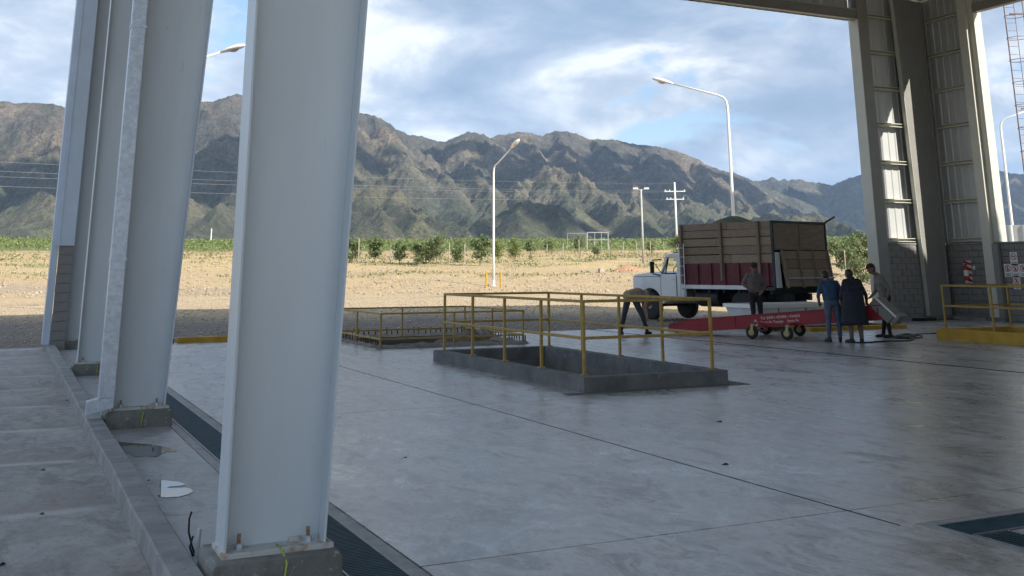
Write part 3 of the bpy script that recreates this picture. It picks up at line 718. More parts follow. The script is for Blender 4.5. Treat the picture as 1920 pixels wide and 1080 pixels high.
# end wall stub (faces the viewer)
ew = thing('end_wall', 'far end wall stub of grey blocks and ribbed cladding with a bright sunlit patch', 'wall', (27, 26.25, 0))
MB().box(26.05, 28.98, 26.16, 26.34, -.1, 2.41).build('mortar_core', 'mortar', ew, world=True)
block_wall(ew, 'x', 26.06, 28.7, 26.145, -1)
MB().box(26.06, 28.7, 26.09, 26.38, 2.41, 2.46).build('coping', 'kerb_concrete', ew, world=True)
corr(ew, 'cladding', 'clad', 'x', 26.0, 29.0, 2.46, 11.0, 26.34, -1, h=.022)
for k, z in enumerate((2.56, 3.84, 5.12, 6.40, 7.66, 8.92, 10.2)):
    MB().prism([(26.10, z-.06), (26.30, z-.06), (26.30, z+.06), (26.10, z+.06), (26.10, z+.04), (26.28, z+.04), (26.28, z-.04), (26.10, z-.04)], 'x', 26.06, 28.65).build('girt', 'trim_cream', ew, world=True)
MB().box(25.58, 26.05, 26.02, 26.42, 0, 10.9).build('door_jamb', 'beam_grey', ew, world=True, bevel=.01)
MB().box(25.55, 25.58, 26.0, 26.44, 0, 10.0).build('jamb_trim', 'trim_cream', ew, world=True)
MB().box(26.05, 27.38, 25.86, 26.06, -.02, .11).build('plinth', 'kerb_concrete', ew, world=True)
# header over the far opening
hd = thing('door_header', 'dark ribbed header with a beam spanning the far opening at the top', 'header', (13, 26.25, 10))
MB().box(.9, 25.58, 26.05, 26.20, 9.96, 10.34).build('beam', 'beam_grey', hd, world=True)
MB().box(.9, 25.58, 26.0, 26.05, 9.96, 9.985).box(.9, 25.58, 26.0, 26.05, 10.31, 10.34).build('beam_lip', 'galv', hd, world=True)
mb = MB(); xs = np.arange(.9, 28.9, .15)
for a, b in zip(xs[:-1], xs[1:]):
    za, zb2 = [ZE+(ZR-ZE)*(1-abs(q-RXR)/14.1)-.02 for q in (a, b)]; ya, yb_ = 26.36-.03*(int(round((a-.9)/.15)) % 2), 26.36-.03*(int(round((b-.9)/.15)) % 2)
    z0 = 9.97 if a < 25.5 else 11.0
    mb.add([(a, ya, z0), (b, yb_, z0), (b, yb_, max(zb2, z0+.01)), (a, ya, max(za, z0+.01))], [(0, 1, 2, 3)])
mb.build('gable_cladding', 'clad', hd, world=True)
for x in (24.0, 17.6, 11.2):
    MB().bar((x, 26.02, 10.36), (x-.55, 25.7, 11.3), .09, .09).build('brace', 'trim_cream', hd, world=True)
# side wall (runs away from the viewer on the right)
XS = 28.75
sw = thing('side_wall', 'right side wall of grey blocks with ribbed cladding above, beside the corner column', 'wall', (XS, 24, 0))
MB().box(XS+.04, XS+.24, -20, 26.15, -.1, 2.41).build('mortar_core', 'mortar', sw, world=True)
block_wall(sw, 'y', 21.2, 26.10, XS+.025, -1)
MB().box(XS-.03, XS+.26, -20, 26.08, 2.41, 2.46).build('coping', 'kerb_concrete', sw, world=True)
corr(sw, 'cladding', 'clad', 'y', 24.46, 26.36, 2.46, 11.0, XS+.20, -1, h=.022)
corr(sw, 'cladding', 'clad', 'y', -20, 20.6, 2.46, 11.0, XS+.20, -1, h=.022)
corr(sw, 'cladding', 'clad', 'y', 20.6, 24.46, 10.1, 11.0, XS+.20, -1, h=.022)
for k, z in enumerate((2.56, 3.84, 5.12, 6.40, 7.66, 8.92, 10.2)):
    x = XS-.04
    MB().prism([(x, z-.06), (x+.2, z-.06), (x+.2, z+.06), (x, z+.06), (x, z+.04), (x+.18, z+.04), (x+.18, z-.04), (x, z-.04)], 'y', 24.47, 26.0).build('girt', 'trim_cream', sw, world=True)
MB().box(XS-.18, XS-.04, 24.12, 24.46, .12, 10.9).build('door_jamb', 'trim_cream', sw, world=True, bevel=.008)
MB().box(XS-.038, XS+.32, 23.90, 24.46, 2.465, 10.9).build('jamb_trim', 'trim_cream', sw, world=True, bevel=.008)
MB().box(XS-.17, XS-.04, 23.92, 24.115, .12, 2.40).build('jamb_lining', 'beam_grey', sw, world=True)
MB().box(XS-.03, XS+.3, 20.45, 20.6, 2.46, 10.9).build('far_jamb', 'trim_cream', sw, world=True)
MB().box(XS-.08, XS+.16, 20.6, 23.90, 10.06, 10.36).build('lintel', 'beam_grey', sw, world=True)
MB().box(XS-.25, XS, 23.84, 24.52, -.02, .12).build('pedestal', 'pedestal', sw, world=True)
MB().box(XS-.3, XS, 24.54, 25.8, -.02, .10).build('plinth', 'kerb_concrete', sw, world=True)
# ================================================================== PITS AND GUARDRAILS
def ring(mb, p, w, z0, z1, zin):
    x0, x1, y0, y1 = p
    for (a, b, c, d) in ((x0, x1, y0, y0+w), (x0, x1, y1-w, y1), (x0, x0+w, y0+w, y1-w), (x1-w, x1, y0+w, y1-w)): mb.box(a, b, c, d, z0, z1)
def coaming(name, label, p, h, matname, w=.20, depth=1.4, cat='pit kerb'):
    t = thing(name, label, cat, ((p[0]+p[1])/2, (p[2]+p[3])/2, 0))
    x0, x1, y0, y1 = p
    for (a, b, c, d) in ((x0, x1, y0, y0+w), (x0, x1, y1-w, y1), (x0, x0+w, y0+w, y1-w), (x1-w, x1, y0+w, y1-w)):
        MB().box(a, b, c, d, -.03, h).build('kerb_side', matname, t, world=True, bevel=.012)
    mb = MB(); i = w-.002
    a, b, c, d = x0+i, x1-i, y0+i, y1-i
    mb.add([(a, c, -.02), (b, c, -.02), (b, d, -.02), (a, d, -.02), (a, c, -depth), (b, c, -depth), (b, d, -depth), (a, d, -depth)], [(0, 1, 5, 4), (1, 2, 6, 5), (2, 3, 7, 6), (3, 0, 4, 7), (4, 5, 6, 7)])
    mb.build('pit_lining', 'pit_inside', t, world=True)
    return t
def guardrail(label, x0, x1, y0, y1, zb, zmid, ztop, nx, ny, r=.021, group=None):
    t = thing('guardrail', label, 'railing', ((x0+x1)/2, (y0+y1)/2, zb), group=group)
    xs = np.linspace(x0, x1, nx+1); ys = np.linspace(y0, y1, ny+1)
    P = [(x, y0) for x in xs]+[(x, y1) for x in xs]+[(x0, y) for y in ys[1:-1]]+[(x1, y) for y in ys[1:-1]]
    for (x, y) in P:
        MB().box(x-r, x+r, y-r, y+r, zb, ztop-.02).build('post', 'yellow_paint', t, world=True, bevel=.004, segs=1)
        if zb > 0: MB().box(x-.05, x+.05, y-.05, y+.05, zb, zb+.022).build('foot_plate', 'yellow_paint', t, world=True)
    for z, nm in ((ztop, 'top_rail'), (zmid, 'mid_rail')):
        rr = r*.95
        for y in (y0, y1): MB().box(x0-rr, x1+rr, y-rr, y+rr, z-rr, z+rr).build(nm, 'yellow_paint', t, world=True, bevel=.004, segs=1)
        for x in (x0, x1): MB().box(x-rr, x+rr, y0+rr+.002, y1-rr-.002, z-rr, z+rr).build(nm, 'yellow_paint', t, world=True, bevel=.004, segs=1)
    return t
coaming('pit_kerb', 'raised grey concrete kerb around the nearest open pit', PIT1, .20, 'pit_concrete')
guardrail('yellow guardrail standing on the grey kerb of the nearest pit', 7.50, 9.70, 13.42, 18.74, .19, .70, 1.205, 1, 4)
tag(MB().box(7.0, 10.05, 12.97, 13.14, -.01, .006).box(9.79, 10.05, 13.14, 13.9, -.01, .006).build('mortar_spill', 'pit_concrete'), 'dark rough mortar apron on the floor along the near pit kerb', 'mortar apron')

t = thing('pit_kerb', 'low rough unfinished pit rim studded with rebar stubs, behind the nearest pit', 'pit kerb', (9.15, 24.05, 0))
x0, x1, y0, y1 = PIT2
def rough_strip(a, b, c, d):
    nx = max(3, int((b-a)/.12)); ny = max(3, int((d-c)/.12))
    X, Y = np.meshgrid(np.linspace(a, b, nx), np.linspace(c, d, ny), indexing='ij')
    e = np.minimum(np.minimum(X-a, b-X), np.minimum(Y-c, d-Y))
    Z = np.where(e < 1e-4, -.02, .085+.07*fbm(X*2.2, Y*2.2, 4, 44))
    mb = MB(); vs = [(float(X[i, j]), float(Y[i, j]), float(Z[i, j])) for i in range(nx) for j in range(ny)]
    mb.add(vs, [(i*ny+j, (i+1)*ny+j, (i+1)*ny+j+1, i*ny+j+1) for i in range(nx-1) for j in range(ny-1)])
    return mb.build('rim', 'rough_concrete', t, world=True, smooth=True)
w = .40
rough_strip(x0-.05, x1+.05, y0-.02, y0+w); rough_strip(x0-.05, x1+.05, y1-w, y1); rough_strip(x0-.05, x0+w, y0+w, y1-w); rough_strip(x1-w, x1+.05, y0+w, y1-w)
rb = None
def rebar(x, y):
    global rb
    if rb is None:
        o = MB().tube([(0, 0, 0), (0, 0, .14)], .014, 6).build('rebar', 'rebar', t); rb = o.data
    else:
        o = bpy.data.objects.new('rebar', rb); COL.objects.link(o); o.parent = t
    o.location = (x-t.location.x+random.uniform(-.02, .02), y-t.location.y+random.uniform(-.02, .02), .07); o.rotation_euler = (random.uniform(-.12, .12), random.uniform(-.12, .12), 0); o.scale = (1, 1, random.uniform(.7, 1.25))
for k in range(26): rebar(x1-.12, y0+.1+k*.15)
for k in range(24): rebar(x0+.12+k*.148, y1-.1)
for k in range(24): rebar(x0+.10, y0+.25+k*.155)
mb = MB(); i = w-.01
a, b, c, d = x0+i, x1-i, y0+i, y1-i
mb.add([(a, c, .03), (b, c, .03), (b, d, .03), (a, d, .03), (a, c, -1.4), (b, c, -1.4), (b, d, -1.4), (a, d, -1.4)], [(0, 1, 5, 4), (1, 2, 6, 5), (2, 3, 7, 6), (3, 0, 4, 7), (4, 5, 6, 7)])
mb.build('pit_lining', 'pit_inside', t, world=True)
def lump(name, label, cat, c, rx, ry, h, matname, seed, nn=26, kind=None):
    X, Y = np.meshgrid(np.linspace(-1, 1, nn), np.linspace(-1, 1, nn), indexing='ij'); d = np.hypot(X, Y)
    Z = h*np.clip(1-d**1.6, -.05, 1)*(1+.45*fbm(X*3, Y*3, 4, seed))+.02*fbm(X*9, Y*9, 3, seed)
    Z = np.where(d > 1, -.04, Z)
    mb = MB(); vs = [(float(X[i, j])*rx, float(Y[i, j])*ry, float(Z[i, j])) for i in range(nn) for j in range(nn)]
    mb.add(vs, [(i*nn+j, (i+1)*nn+j, (i+1)*nn+j+1, i*nn+j+1) for i in range(nn-1) for j in range(nn-1)])
    o = mb.build(name, matname, smooth=True); o.location = c; return tag(o, label, cat, kind=kind)
lump('rubble_heap', 'small heap of rubble on the rebar rim of the rear pit', 'rubble', (10.75, 24.3, .08), .33, .4, .16, 'rough_concrete', 71)
lump('soil_heap', 'heap of dark soil inside the rebar pit behind its railing', 'soil', (9.9, 23.5, -.35), 1.3, 1.0, .55, 'soil', 72)
guardrail('low yellow guardrail around the rebar pit behind the nearest pit', 7.42, 10.85, 22.25, 25.7, -.3, .20, .73, 2, 2, r=.019)

PIT3c = coaming('pit_kerb', 'yellow painted pit kerb at the right edge, below its railing', PIT3, .25, 'yellow_kerb')
guardrail('yellow guardrail on the yellow kerb at the right edge', 20.34, 22.56, 13.2, 18.72, .24, .77, 1.24, 1, 4)
coaming('pit_kerb', 'low yellow edged kerb behind the red conveyor and the workers', PIT4, .10, 'yellow_kerb', w=.22)
tag(MB().box(3.78, 6.2, 26.30, 26.44, -.02, .13).build('kerb_block', 'yellow_kerb', bevel=.015), 'short yellow kerb on the far floor edge, between the two nearest columns', 'kerb')
tag(MB().box(2.9, 3.7, 26.28, 26.44, -.02, .10).build('kerb_block', 'pit_concrete', bevel=.015), 'short unpainted concrete kerb on the far floor edge beside the second column', 'kerb')

# ================================================================== SMALL THINGS ON THE FLOOR
m = bpy.data.materials.new('water'); m.use_nodes = True; b = m.node_tree.nodes['Principled BSDF']
b.inputs['Base Color'].default_value = (.06, .065, .07, 1); b.inputs['Roughness'].default_value = .015; b.inputs['IOR'].default_value = 1.33; b.inputs['Specular IOR Level'].default_value = .5
MATS['water'] = m
def puddle(pts, label):
    P = [gnd(x/2.526, y/2.526+720, .004) for x, y in pts]
    c = sum(P, Vector())/len(P)
    mb = MB(); mb.add([p-c for p in P], [tuple(range(len(P)))])
    # a closed thin sheet with a slightly lower rim
    o = mb.build('puddle', 'water', fix=False); o.location = c
    if o.data.polygons[0].normal.z < 0: o.data.flip_normals()
    return tag(o, label, 'puddle')
puddle([(762, 455), (800, 458), (840, 462), (885, 475), (860, 481), (805, 486), (790, 490), (820, 494), (880, 490), (905, 497), (917, 508), (890, 522), (850, 533), (790, 537), (757, 534), (745, 528), (765, 520), (755, 480)], 'bright forked puddle on the concrete between the kerb and the nearest column')
puddle([(560, 273), (640, 280), (705, 284), (768, 294), (800, 300), (835, 312), (830, 322), (790, 318), (770, 328), (740, 345), (690, 340), (640, 346), (590, 322), (572, 296)], 'dark puddle on the concrete in front of the second column')
t0 = gnd(368, 1042)
tag(MB().tube([(t0.x, t0.y, -.01), (t0.x+.012, t0.y+.01, .145)], .013, 12).build('pipe_stub', 'pvc', smooth=False), 'short pale plastic conduit stub sticking out of the concrete', 'pipe')
c0 = gnd(352, 1040)
tag(MB().tube([(t0.x-.005, t0.y+.02, .0), (c0.x+.02, c0.y, .05), (c0.x, c0.y+.02, .12), (c0.x-.005, c0.y, .20), (c0.x+.008, c0.y+.01, .235)], .006, 6).build('cable_stub', 'black', smooth=True), 'tall bent black cable end beside the conduit stub', 'cable')
tag(MB().tube([(t0.x-.02, t0.y-.01, .0), (t0.x-.04, t0.y+.01, .05), (t0.x-.02, t0.y+.04, .10)], .006, 6).build('cable_stub', 'black', smooth=True), 'short black cable end leaning on the conduit stub', 'cable')
def bits(name, spots, matname, lab, cat, s=.03):
    for (x, y, k), lb in zip(spots, lab):
        p = gnd(x, y); mb = MB(); rr = random.Random(int(x*7+y))
        vs = []; n = 7
        for i in range(n):
            a = 2*math.pi*i/n; q = s*k*rr.uniform(.3, 1.0); vs.append((q*math.cos(a)*1.1, q*math.sin(a), 0))
        vs.append((s*k*.2, 0, s*k*.35)); mb.add(vs, [(i, (i+1) % n, n) for i in range(n)]+[tuple(range(n-1, -1, -1))])
        o = mb.build(name, matname); o.location = (p.x, p.y, .001); tag(o, lb, cat)
bits('dry_leaf', [(1350, 791, 1.5), (760, 858, .7), (1360, 871, 1.3)], 'cap_dark', ['small dark crumpled leaf lying alone on the open floor', 'tiny dark speck of debris on the floor right of the nearest column', 'flat dark scrap on the floor near the long joint'], 'debris')
bits('dirt_clod', [(81, 881, .9), (79, 963, .8), (3, 1058, 1.1), (278, 901, .7), (375, 1034, 1.0), (126, 751, .9), (103, 687, .8)], 'black',
     ['dark dirt clod on the pavement, upper of two at left', 'dark dirt clod on the pavement, lower of two at left', 'dark dirt clod at the lower left edge of the pavement', 'tiny dark clod beside the bright puddle', 'dark clod on the concrete by the nearest column foot', 'dark clod by the kerb opposite the downpipe foot', 'dark clod by the far part of the kerb'], 'debris')

# ================================================================== TRUCK  (local x forward, y to its left side, z up)
TU = Vector((-.19, .98, 0)).normalized()
truck = thing('dump_truck', 'old white truck with maroon steel and wooden plank bed', 'truck', (21.43, 26.67, .0), math.atan2(TU.y, TU.x))
T = truck
WB = 4.2
def wheel(x, y, r, w, parent, dual=False):
    tz = r
    prof = [(r*.62, -w/2), (r*.90, -w/2), (r*.985, -w*.38), (r, -w*.2), (r, w*.2), (r*.985, w*.38), (r*.90, w/2), (r*.62, w/2)]
    o = MB().lathe(prof, 28, (x, y, tz), 'y').build('wheel', 'rubber', parent); autosmooth(o, 35)
    s = 1 if y > 0 else -1
    yo = y+s*w/2
    MB().lathe([(r*.62, yo-s*.03), (r*.58, yo-s*.01), (r*.50, yo-s*.06), (r*.28, yo-s*.05), (r*.22, yo+s*.02), (r*.10, yo+s*.03)], 20, (x, 0, tz), 'y').build('rim', 'truck_grime', o)
    return o
for s in (1, -1):
    wheel(WB, s*.84, .45, .22, T)
    wheel(0, s*.98, .50, .25, T); wheel(0, s*.70, .50, .25, T)
for s in (1, -1): MB().box(-1.4, 4.75, s*.42-.05, s*.42+.05, .72, .92).build('chassis_rail', 'dark_steel', T)
MB().lathe([(.07, -.85), (.07, -.2), (.2, -.1), (.2, .1), (.07, .2), (.07, .85)], 12, (0, 0, .50), 'y').build('rear_axle', 'dark_steel', T)
MB().box(WB-.06, WB+.06, -.8, .8, .42, .54).build('front_axle', 'dark_steel', T)
MB().tube([(.2, 0, .52), (2.9, 0, .75)], .05, 8).build('drive_shaft', 'dark_steel', T)
MB().lathe([(.28, 1.1), (.30, 1.14), (.30, 2.0), (.28, 2.05)], 18, (0, .72, .78), 'x').build('fuel_tank', 'dark_steel', T)
MB().box(1.0, 2.1, -.95, -.5, .55, .95).build('tool_box', 'dark_steel', T)
for s in (1, -1):
    MB().box(-.62, -.60, s*.9-.28, s*.9+.28, .25, .98).build('mud_flap', 'rubber', T)
    MB().tube([(-.55, s*.6, .62), (0, s*.6, .68), (.55, s*.6, .62)], [.03, .06, .03], 6).build('leaf_spring', 'dark_steel', T)
# cab lower body, with wheel arch cut out of the side profile
arch = [(WB+.55*math.cos(a), .48+.55*math.sin(a)) for a in np.linspace(math.pi*.02, math.pi*.98, 14)]
prof = [(2.62, .66), (2.62, 1.47), (3.66, 1.49), (3.95, 1.52), (4.5, 1.505), (4.90, 1.475), (5.0, 1.42), (5.03, 1.30), (5.03, .85), (4.98, .72)]+arch+[(3.45, .60)]
body = MB().prism(prof, 'y', -.93, .93).build('cab_body', 'truck_white', T, bevel=.02, segs=2); autosmooth(body, 35)
for s in (1, -1): MB().box(3.70, 5.0, *((.931, .936) if s > 0 else (-.936, -.931)), 1.395, 1.41).build('hood_seam', 'black', T); MB().box(3.655, 3.667, *((.931, .947) if s > 0 else (-.947, -.931)), .72, 1.47).build('door_seam', 'black', T)
MB().prism([(3.62, 1.48), (3.9, 1.57), (4.5, 1.555), (4.88, 1.51), (4.98, 1.42)], 'y', -.62, .62).build('hood', 'truck_white', T, bevel=.03)
MB().box(4.97, 5.045, -.62, .62, .92, 1.30).build('grille', 'dark_steel', T, bevel=.01)
for s in (1, -1): MB().lathe([(.10, 4.98), (.115, 5.05), (.07, 5.09)], 16, (0, s*.76, 1.14), 'x').build('headlight', 'sign_white', T)
MB().box(5.02, 5.16, -.98, .98, .60, .78).build('front_bumper', 'truck_white', T, bevel=.02)
MB().prism([(WB+.50*math.cos(a), .48+.50*math.sin(a)) for a in np.linspace(0, math.pi, 16)], 'y', .45, .66).build('wheel_well', 'black', T)
# greenhouse
for s in (1, -1):
    y0, y1 = (.80, .90) if s > 0 else (-.90, -.80)
    MB().prism([(3.66, 1.48), (3.72, 1.48), (3.43, 2.03), (3.35, 2.03)], 'y', y0, y1).build('windshield_pillar', 'truck_white', T)
    MB().prism([(2.63, 1.47), (2.96, 1.47), (2.90, 1.75), (2.97, 1.95), (3.05, 2.03), (2.66, 2.03)], 'y', y0, y1).build('rear_quarter', 'truck_white', T, bevel=.01)
    MB().prism([(3.50, 1.49), (3.53, 1.49), (3.37, 2.0), (3.34, 2.0)], 'y', y0+.03, y1-.03).build('vent_bar', 'dark_steel', T)
    d = MB().prism([(2.94, .70), (3.66, .70), (3.66, 1.44), (2.94, 1.44)], 'y', *((.925, .945) if s > 0 else (-.945, -.925))).build('door', 'truck_white', T, bevel=.012)
    MB().box(3.02, 3.16, *((.945, .965) if s > 0 else (-.965, -.945)), 1.30, 1.33).build('handle', 'galv', d)
    MB().box(2.915, 2.938, *((.92, .936) if s > 0 else (-.936, -.92)), .70, 1.45).build('door_gap', 'black', T)
rf = MB().prism([(2.62, 1.98), (2.60, 2.06), (2.70, 2.13), (3.1, 2.165), (3.38, 2.13), (3.50, 2.05), (3.47, 2.01), (3.3, 2.03)], 'y', -.90, .90).build('cab_roof', 'truck_white', T, bevel=.04, segs=3); autosmooth(rf, 50)
MB().box(2.62, 2.70, -.80, .80, 1.47, 1.62).box(2.62, 2.70, -.80, -.5, 1.62, 2.02).box(2.62, 2.70, .5, .80, 1.62, 2.02).box(2.62, 2.70, -.5, .5, 1.9, 2.02).build('cab_back', 'truck_white', T)
m = bpy.data.materials.new('clear_glass'); m.use_nodes = True; nn_, ll_ = m.node_tree.nodes, m.node_tree.links
gl = nn_.new('ShaderNodeBsdfGlossy'); gl.inputs['Roughness'].default_value = .05; tr = nn_.new('ShaderNodeBsdfTransparent'); tr.inputs[0].default_value = (.82, .86, .86, 1)
mx = nn_.new('ShaderNodeMixShader'); mx.inputs[0].default_value = .08; ll_.new(tr.outputs[0], mx.inputs[1]); ll_.new(gl.outputs[0], mx.inputs[2]); ll_.new(mx.outputs[0], nn_['Material Output'].inputs[0])
MATS['clear_glass'] = m
MB().add([(3.69, -.8, 1.49), (3.69, .8, 1.49), (3.39, .78, 2.02), (3.39, -.78, 2.02)], [(0, 1, 2, 3)]).build('windshield', 'clear_glass', T)
MB().add([(2.66, -.5, 1.62), (2.66, .5, 1.62), (2.66, .5, 1.9), (2.66, -.5, 1.9)], [(0, 1, 2, 3)]).build('rear_window', 'clear_glass', T)
MB().box(2.72, 3.1, -.75, .75, 1.2, 1.42).box(2.72, 2.86, -.75, .75, 1.42, 1.58).build('seat', 'black', T, bevel=.03)
MB().box(3.45, 3.66, -.8, .8, 1.35, 1.52).build('dashboard', 'black', T)
sw_ = MB()
sw_.tube([(3.36+.06*math.sin(a), .42+.19*math.cos(a), 1.55+.18*math.sin(a)) for a in np.linspace(0, 2*math.pi, 20)], .015, 6); sw_.build('steering_wheel', 'black', T)
mr = MB().box(3.86, 3.89, 1.02, 1.20, 1.52, 1.90).build('mirror', 'dark_steel', T, bevel=.008)
MB().tube([(3.62, .92, 1.96), (3.87, 1.11, 1.95)], .018, 6).tube([(3.7, .93, 1.45), (3.87, 1.11, 1.5)], .018, 6).tube([(3.6, .93, 1.5), (3.87, 1.05, 1.88)], .013, 6).build('mirror_arm', 'dark_steel', mr)
# rear skirt of the cab, grey
MB().box(2.47, 2.60, .55, .95, .66, 1.5).build('cab_skirt', 'truck_grime', T)
# bed
HW, BX0, BX1 = 1.26, -1.42, 2.36
MB().box(BX0, BX1, -HW, HW, 1.02, 1.12).build('bed_floor', 'dark_steel', T)
for k in range(6): MB().box(BX0+.2+k*.62, BX0+.28+k*.62, -1.15, 1.15, .92, 1.02).build('cross_member', 'dark_steel', T)
for s in (1, -1):
    MB().box(BX0+.95, BX1, s*(HW+.012)-.03, s*(HW+.012)+.03, 1.04, 1.16).build('side_rail', 'truck_white', T)
    MB().box(BX0+.03, BX1-.02, s*HW-.035, s*HW+.015, 1.16, 1.82).build('steel_side', 'truck_red', T)
    for k in range(7):
        x = BX0+.15+k*.57; MB().box(x, x+.075, s*(HW+.035)-.03, s*(HW+.035)+.03, 1.16, 1.81).build('side_rib', 'truck_red', T)
    hts = [.26, .25, .26, .24, .22]; z = 1.83
    for k, h in enumerate(hts):
        a = BX0+.02+random.uniform(0, .02)
        spl = [(a, .45+random.uniform(-.3, .4)), None]
        cut = spl[0][1]
        for (p, q) in ((a, cut), (cut+.006, BX1-.02)):
            MB().box(p, q, s*HW-.03, s*HW+random.uniform(.0, .012), z+random.uniform(-.006, .006), z+h-.012+random.uniform(-.012, .006)).build('plank', 'wood%d' % random.randrange(4), T, bevel=.004, segs=1)
        z += h
    for x in (BX0+.44, BX0+1.95, BX1-.12):
        MB().box(x, x+.09, s*(HW+.045)-.035, s*(HW+.045)+.035, 1.30 if x < 2 else 1.16, 3.06).build('stake', 'wood1', T, bevel=.005, segs=1)
MB().box(BX1-.04, BX1+.04, -HW, HW, 1.1, 1.82).build('front_board', 'truck_red', T)
for k in range(5): MB().box(BX1-.03, BX1+.03, -HW+.03, HW-.03, 1.83+k*.24, 2.06+k*.24).build('plank', 'wood%d' % random.randrange(4), T)
# tail: upper plywood panels
for (a, b) in ((-1.24, -.03), (.03, 1.24)):
    MB().box(BX0-.025, BX0+.01, a, b, 2.20, 3.0).build('tail_panel', 'ply', T)
MB().box(BX0-.05, BX0-.02, -.035, .035, 2.18, 3.0).build('tail_post', 'wood1', T)
MB().box(BX0-.06, BX0, -1.27, 1.27, 2.98, 3.05).build('tail_top_rail', 'dark_steel', T)
for s in (1, -1): MB().box(BX0-.05, BX0+.03, s*1.25-.03, s*1.25+.03, 1.1, 3.05).build('corner_post', 'dark_steel', T)
MB().prism([(1.24, 1.10), (1.24, 2.12), (1.06, 2.12), (1.0, 1.10)], 'x', BX0-.075, BX0-.052).build('corner_plate', 'truck_white', T)
# lower wooden tailgate hanging slightly open at the bottom
tgx0, tgx1 = BX0-.09, BX0-.25       # top and bottom offset
def tgp(y, f, o=0.0): return Vector((tgx0+(tgx1-tgx0)*f-o, y, 2.20-1.08*f))
for k in range(4):
    f0, f1 = .03+k*.242, .03+(k+1)*.242-.012
    mb = MB(); vs = [tgp(1.05, f0), tgp(-1.2, f0), tgp(-1.2, f1), tgp(1.05, f1)]
    vs += [p+Vector((-.03, 0, 0)) for p in vs]
    mb.add(vs, [(0, 1, 2, 3), (7, 6, 5, 4), (0, 4, 5, 1), (1, 5, 6, 2), (2, 6, 7, 3), (3, 7, 4, 0)]).build('tailgate_plank', 'wood%d' % (k % 4), T)
for y in (1.0, .28, -.42, -1.12): MB().bar(tgp(y, 0, .055), tgp(y, 1.02, .055), .07, .05, up=(0, 1, 0)).build('tailgate_rib', 'wood3', T)
MB().bar(tgp(.98, .76, .09), tgp(-1.2, .76, .09), .03, .03).build('tailgate_bar', 'galv', T)
MB().tube([(BX0, -1.2, 3.0), (BX0-.25, -1.5, 3.22)], .03, 8).build('rope_bar', 'dark_steel', T)
# ladder
for x in (BX1-.22, BX1-.02): MB().tube([(x-.1, HW+.2, .75), (x, HW+.09, 2.45)], .016, 6).build('ladder_rail', 'galv', T)
for k in range(6):
    f = (k+.5)/6; z = .75+1.7*f; yy = HW+.2-.11*f; MB().tube([(BX1-.32+.1*f, yy, z), (BX1-.12+.1*f, yy, z)], .011, 6).build('ladder_rung', 'galv', T)
# green load
X, Y = np.meshgrid(np.linspace(BX0+.05, BX1-.05, 40), np.linspace(-1.18, 1.18, 26), indexing='ij')
Z = 2.82+.50*np.exp(-((X-1.15)/.85)**2-((Y)/1.0)**2)+.035*fbm(X*5, Y*5, 4, 6)
mb = MB(); mb.add([(float(a), float(b), float(c)) for a, b, c in zip(X.ravel(), Y.ravel(), Z.ravel())], [(i*26+j, (i+1)*26+j, (i+1)*26+j+1, i*26+j+1) for i in range(39) for j in range(25)])
hp = mb.build('green_load', 'heap_green', smooth=True); hp.location = truck.location; hp.rotation_euler = truck.rotation_euler
tag(hp, 'mound of green crop heaped above the wooden truck bed', 'load')

# ================================================================== CONVEYOR
CA = Vector((.45, -.89, 0)).normalized()
conv = thing('belt_conveyor', 'long red portable conveyor on small wheels with white lettering', 'conveyor', (17.3, 21.2, 0), math.atan2(CA.y, CA.x))
def cz(s): return .285+.083*s        # bottom height of the trough along its length
s0, s1 = -2.85, 2.75
for y, nm in ((-.31, 'side_plate'), (.31, 'side_plate')):
    MB().prism([(s0, cz(s0)+.02), (s0+.25, cz(s0)), (s1, cz(s1)), (s1, cz(s1)+.30), (s0+.5, cz(s0+.5)+.27), (s0+.12, cz(s0)+.235), (s0, cz(s0)+.20)], 'y', y-.01, y+.01).build(nm, 'conv_red', conv)
    MB().prism([(s0+.5, cz(s0+.5)+.272), (s1, cz(s1)+.302), (s1, cz(s1)+.325), (s0+.5, cz(s0+.5)+.292)], 'y', y-.03, y+.03).build('edge_lip', 'conv_red', conv)
    MB().prism([(s0+.2, cz(s0)-.012), (s1, cz(s1)-.015), (s1, cz(s1)+.012), (s0+.2, cz(s0)+.012)], 'y', y-.03, y+.03).build('edge_lip', 'conv_red', conv)
MB().prism([(s0+.1, cz(s0)+.02), (s1, cz(s1)+.02), (s1, cz(s1)+.035), (s0+.1, cz(s0)+.035)], 'y', -.30, .30).build('bed_plate', 'conv_red', conv)
MB().prism([(s0+.1, cz(s0)+.10), (s1-.05, cz(s1)+.13), (s1-.05, cz(s1)+.14), (s0+.1, cz(s0)+.11)], 'y', -.27, .27).build('belt', 'rubber', conv)
MB().box(s0-.02, s0+.0, -.30, .30, cz(s0)+.02, cz(s0)+.15).build('nose_plate', 'conv_red', conv)
for k in range(9):
    x = s0+.7+k*.6
    MB().box(x-.012, x+.012, -.335, -.322, cz(x)+.015, cz(x)+.27).build('stiffener', 'conv_red', conv) if k in (2, 6, 8) else None
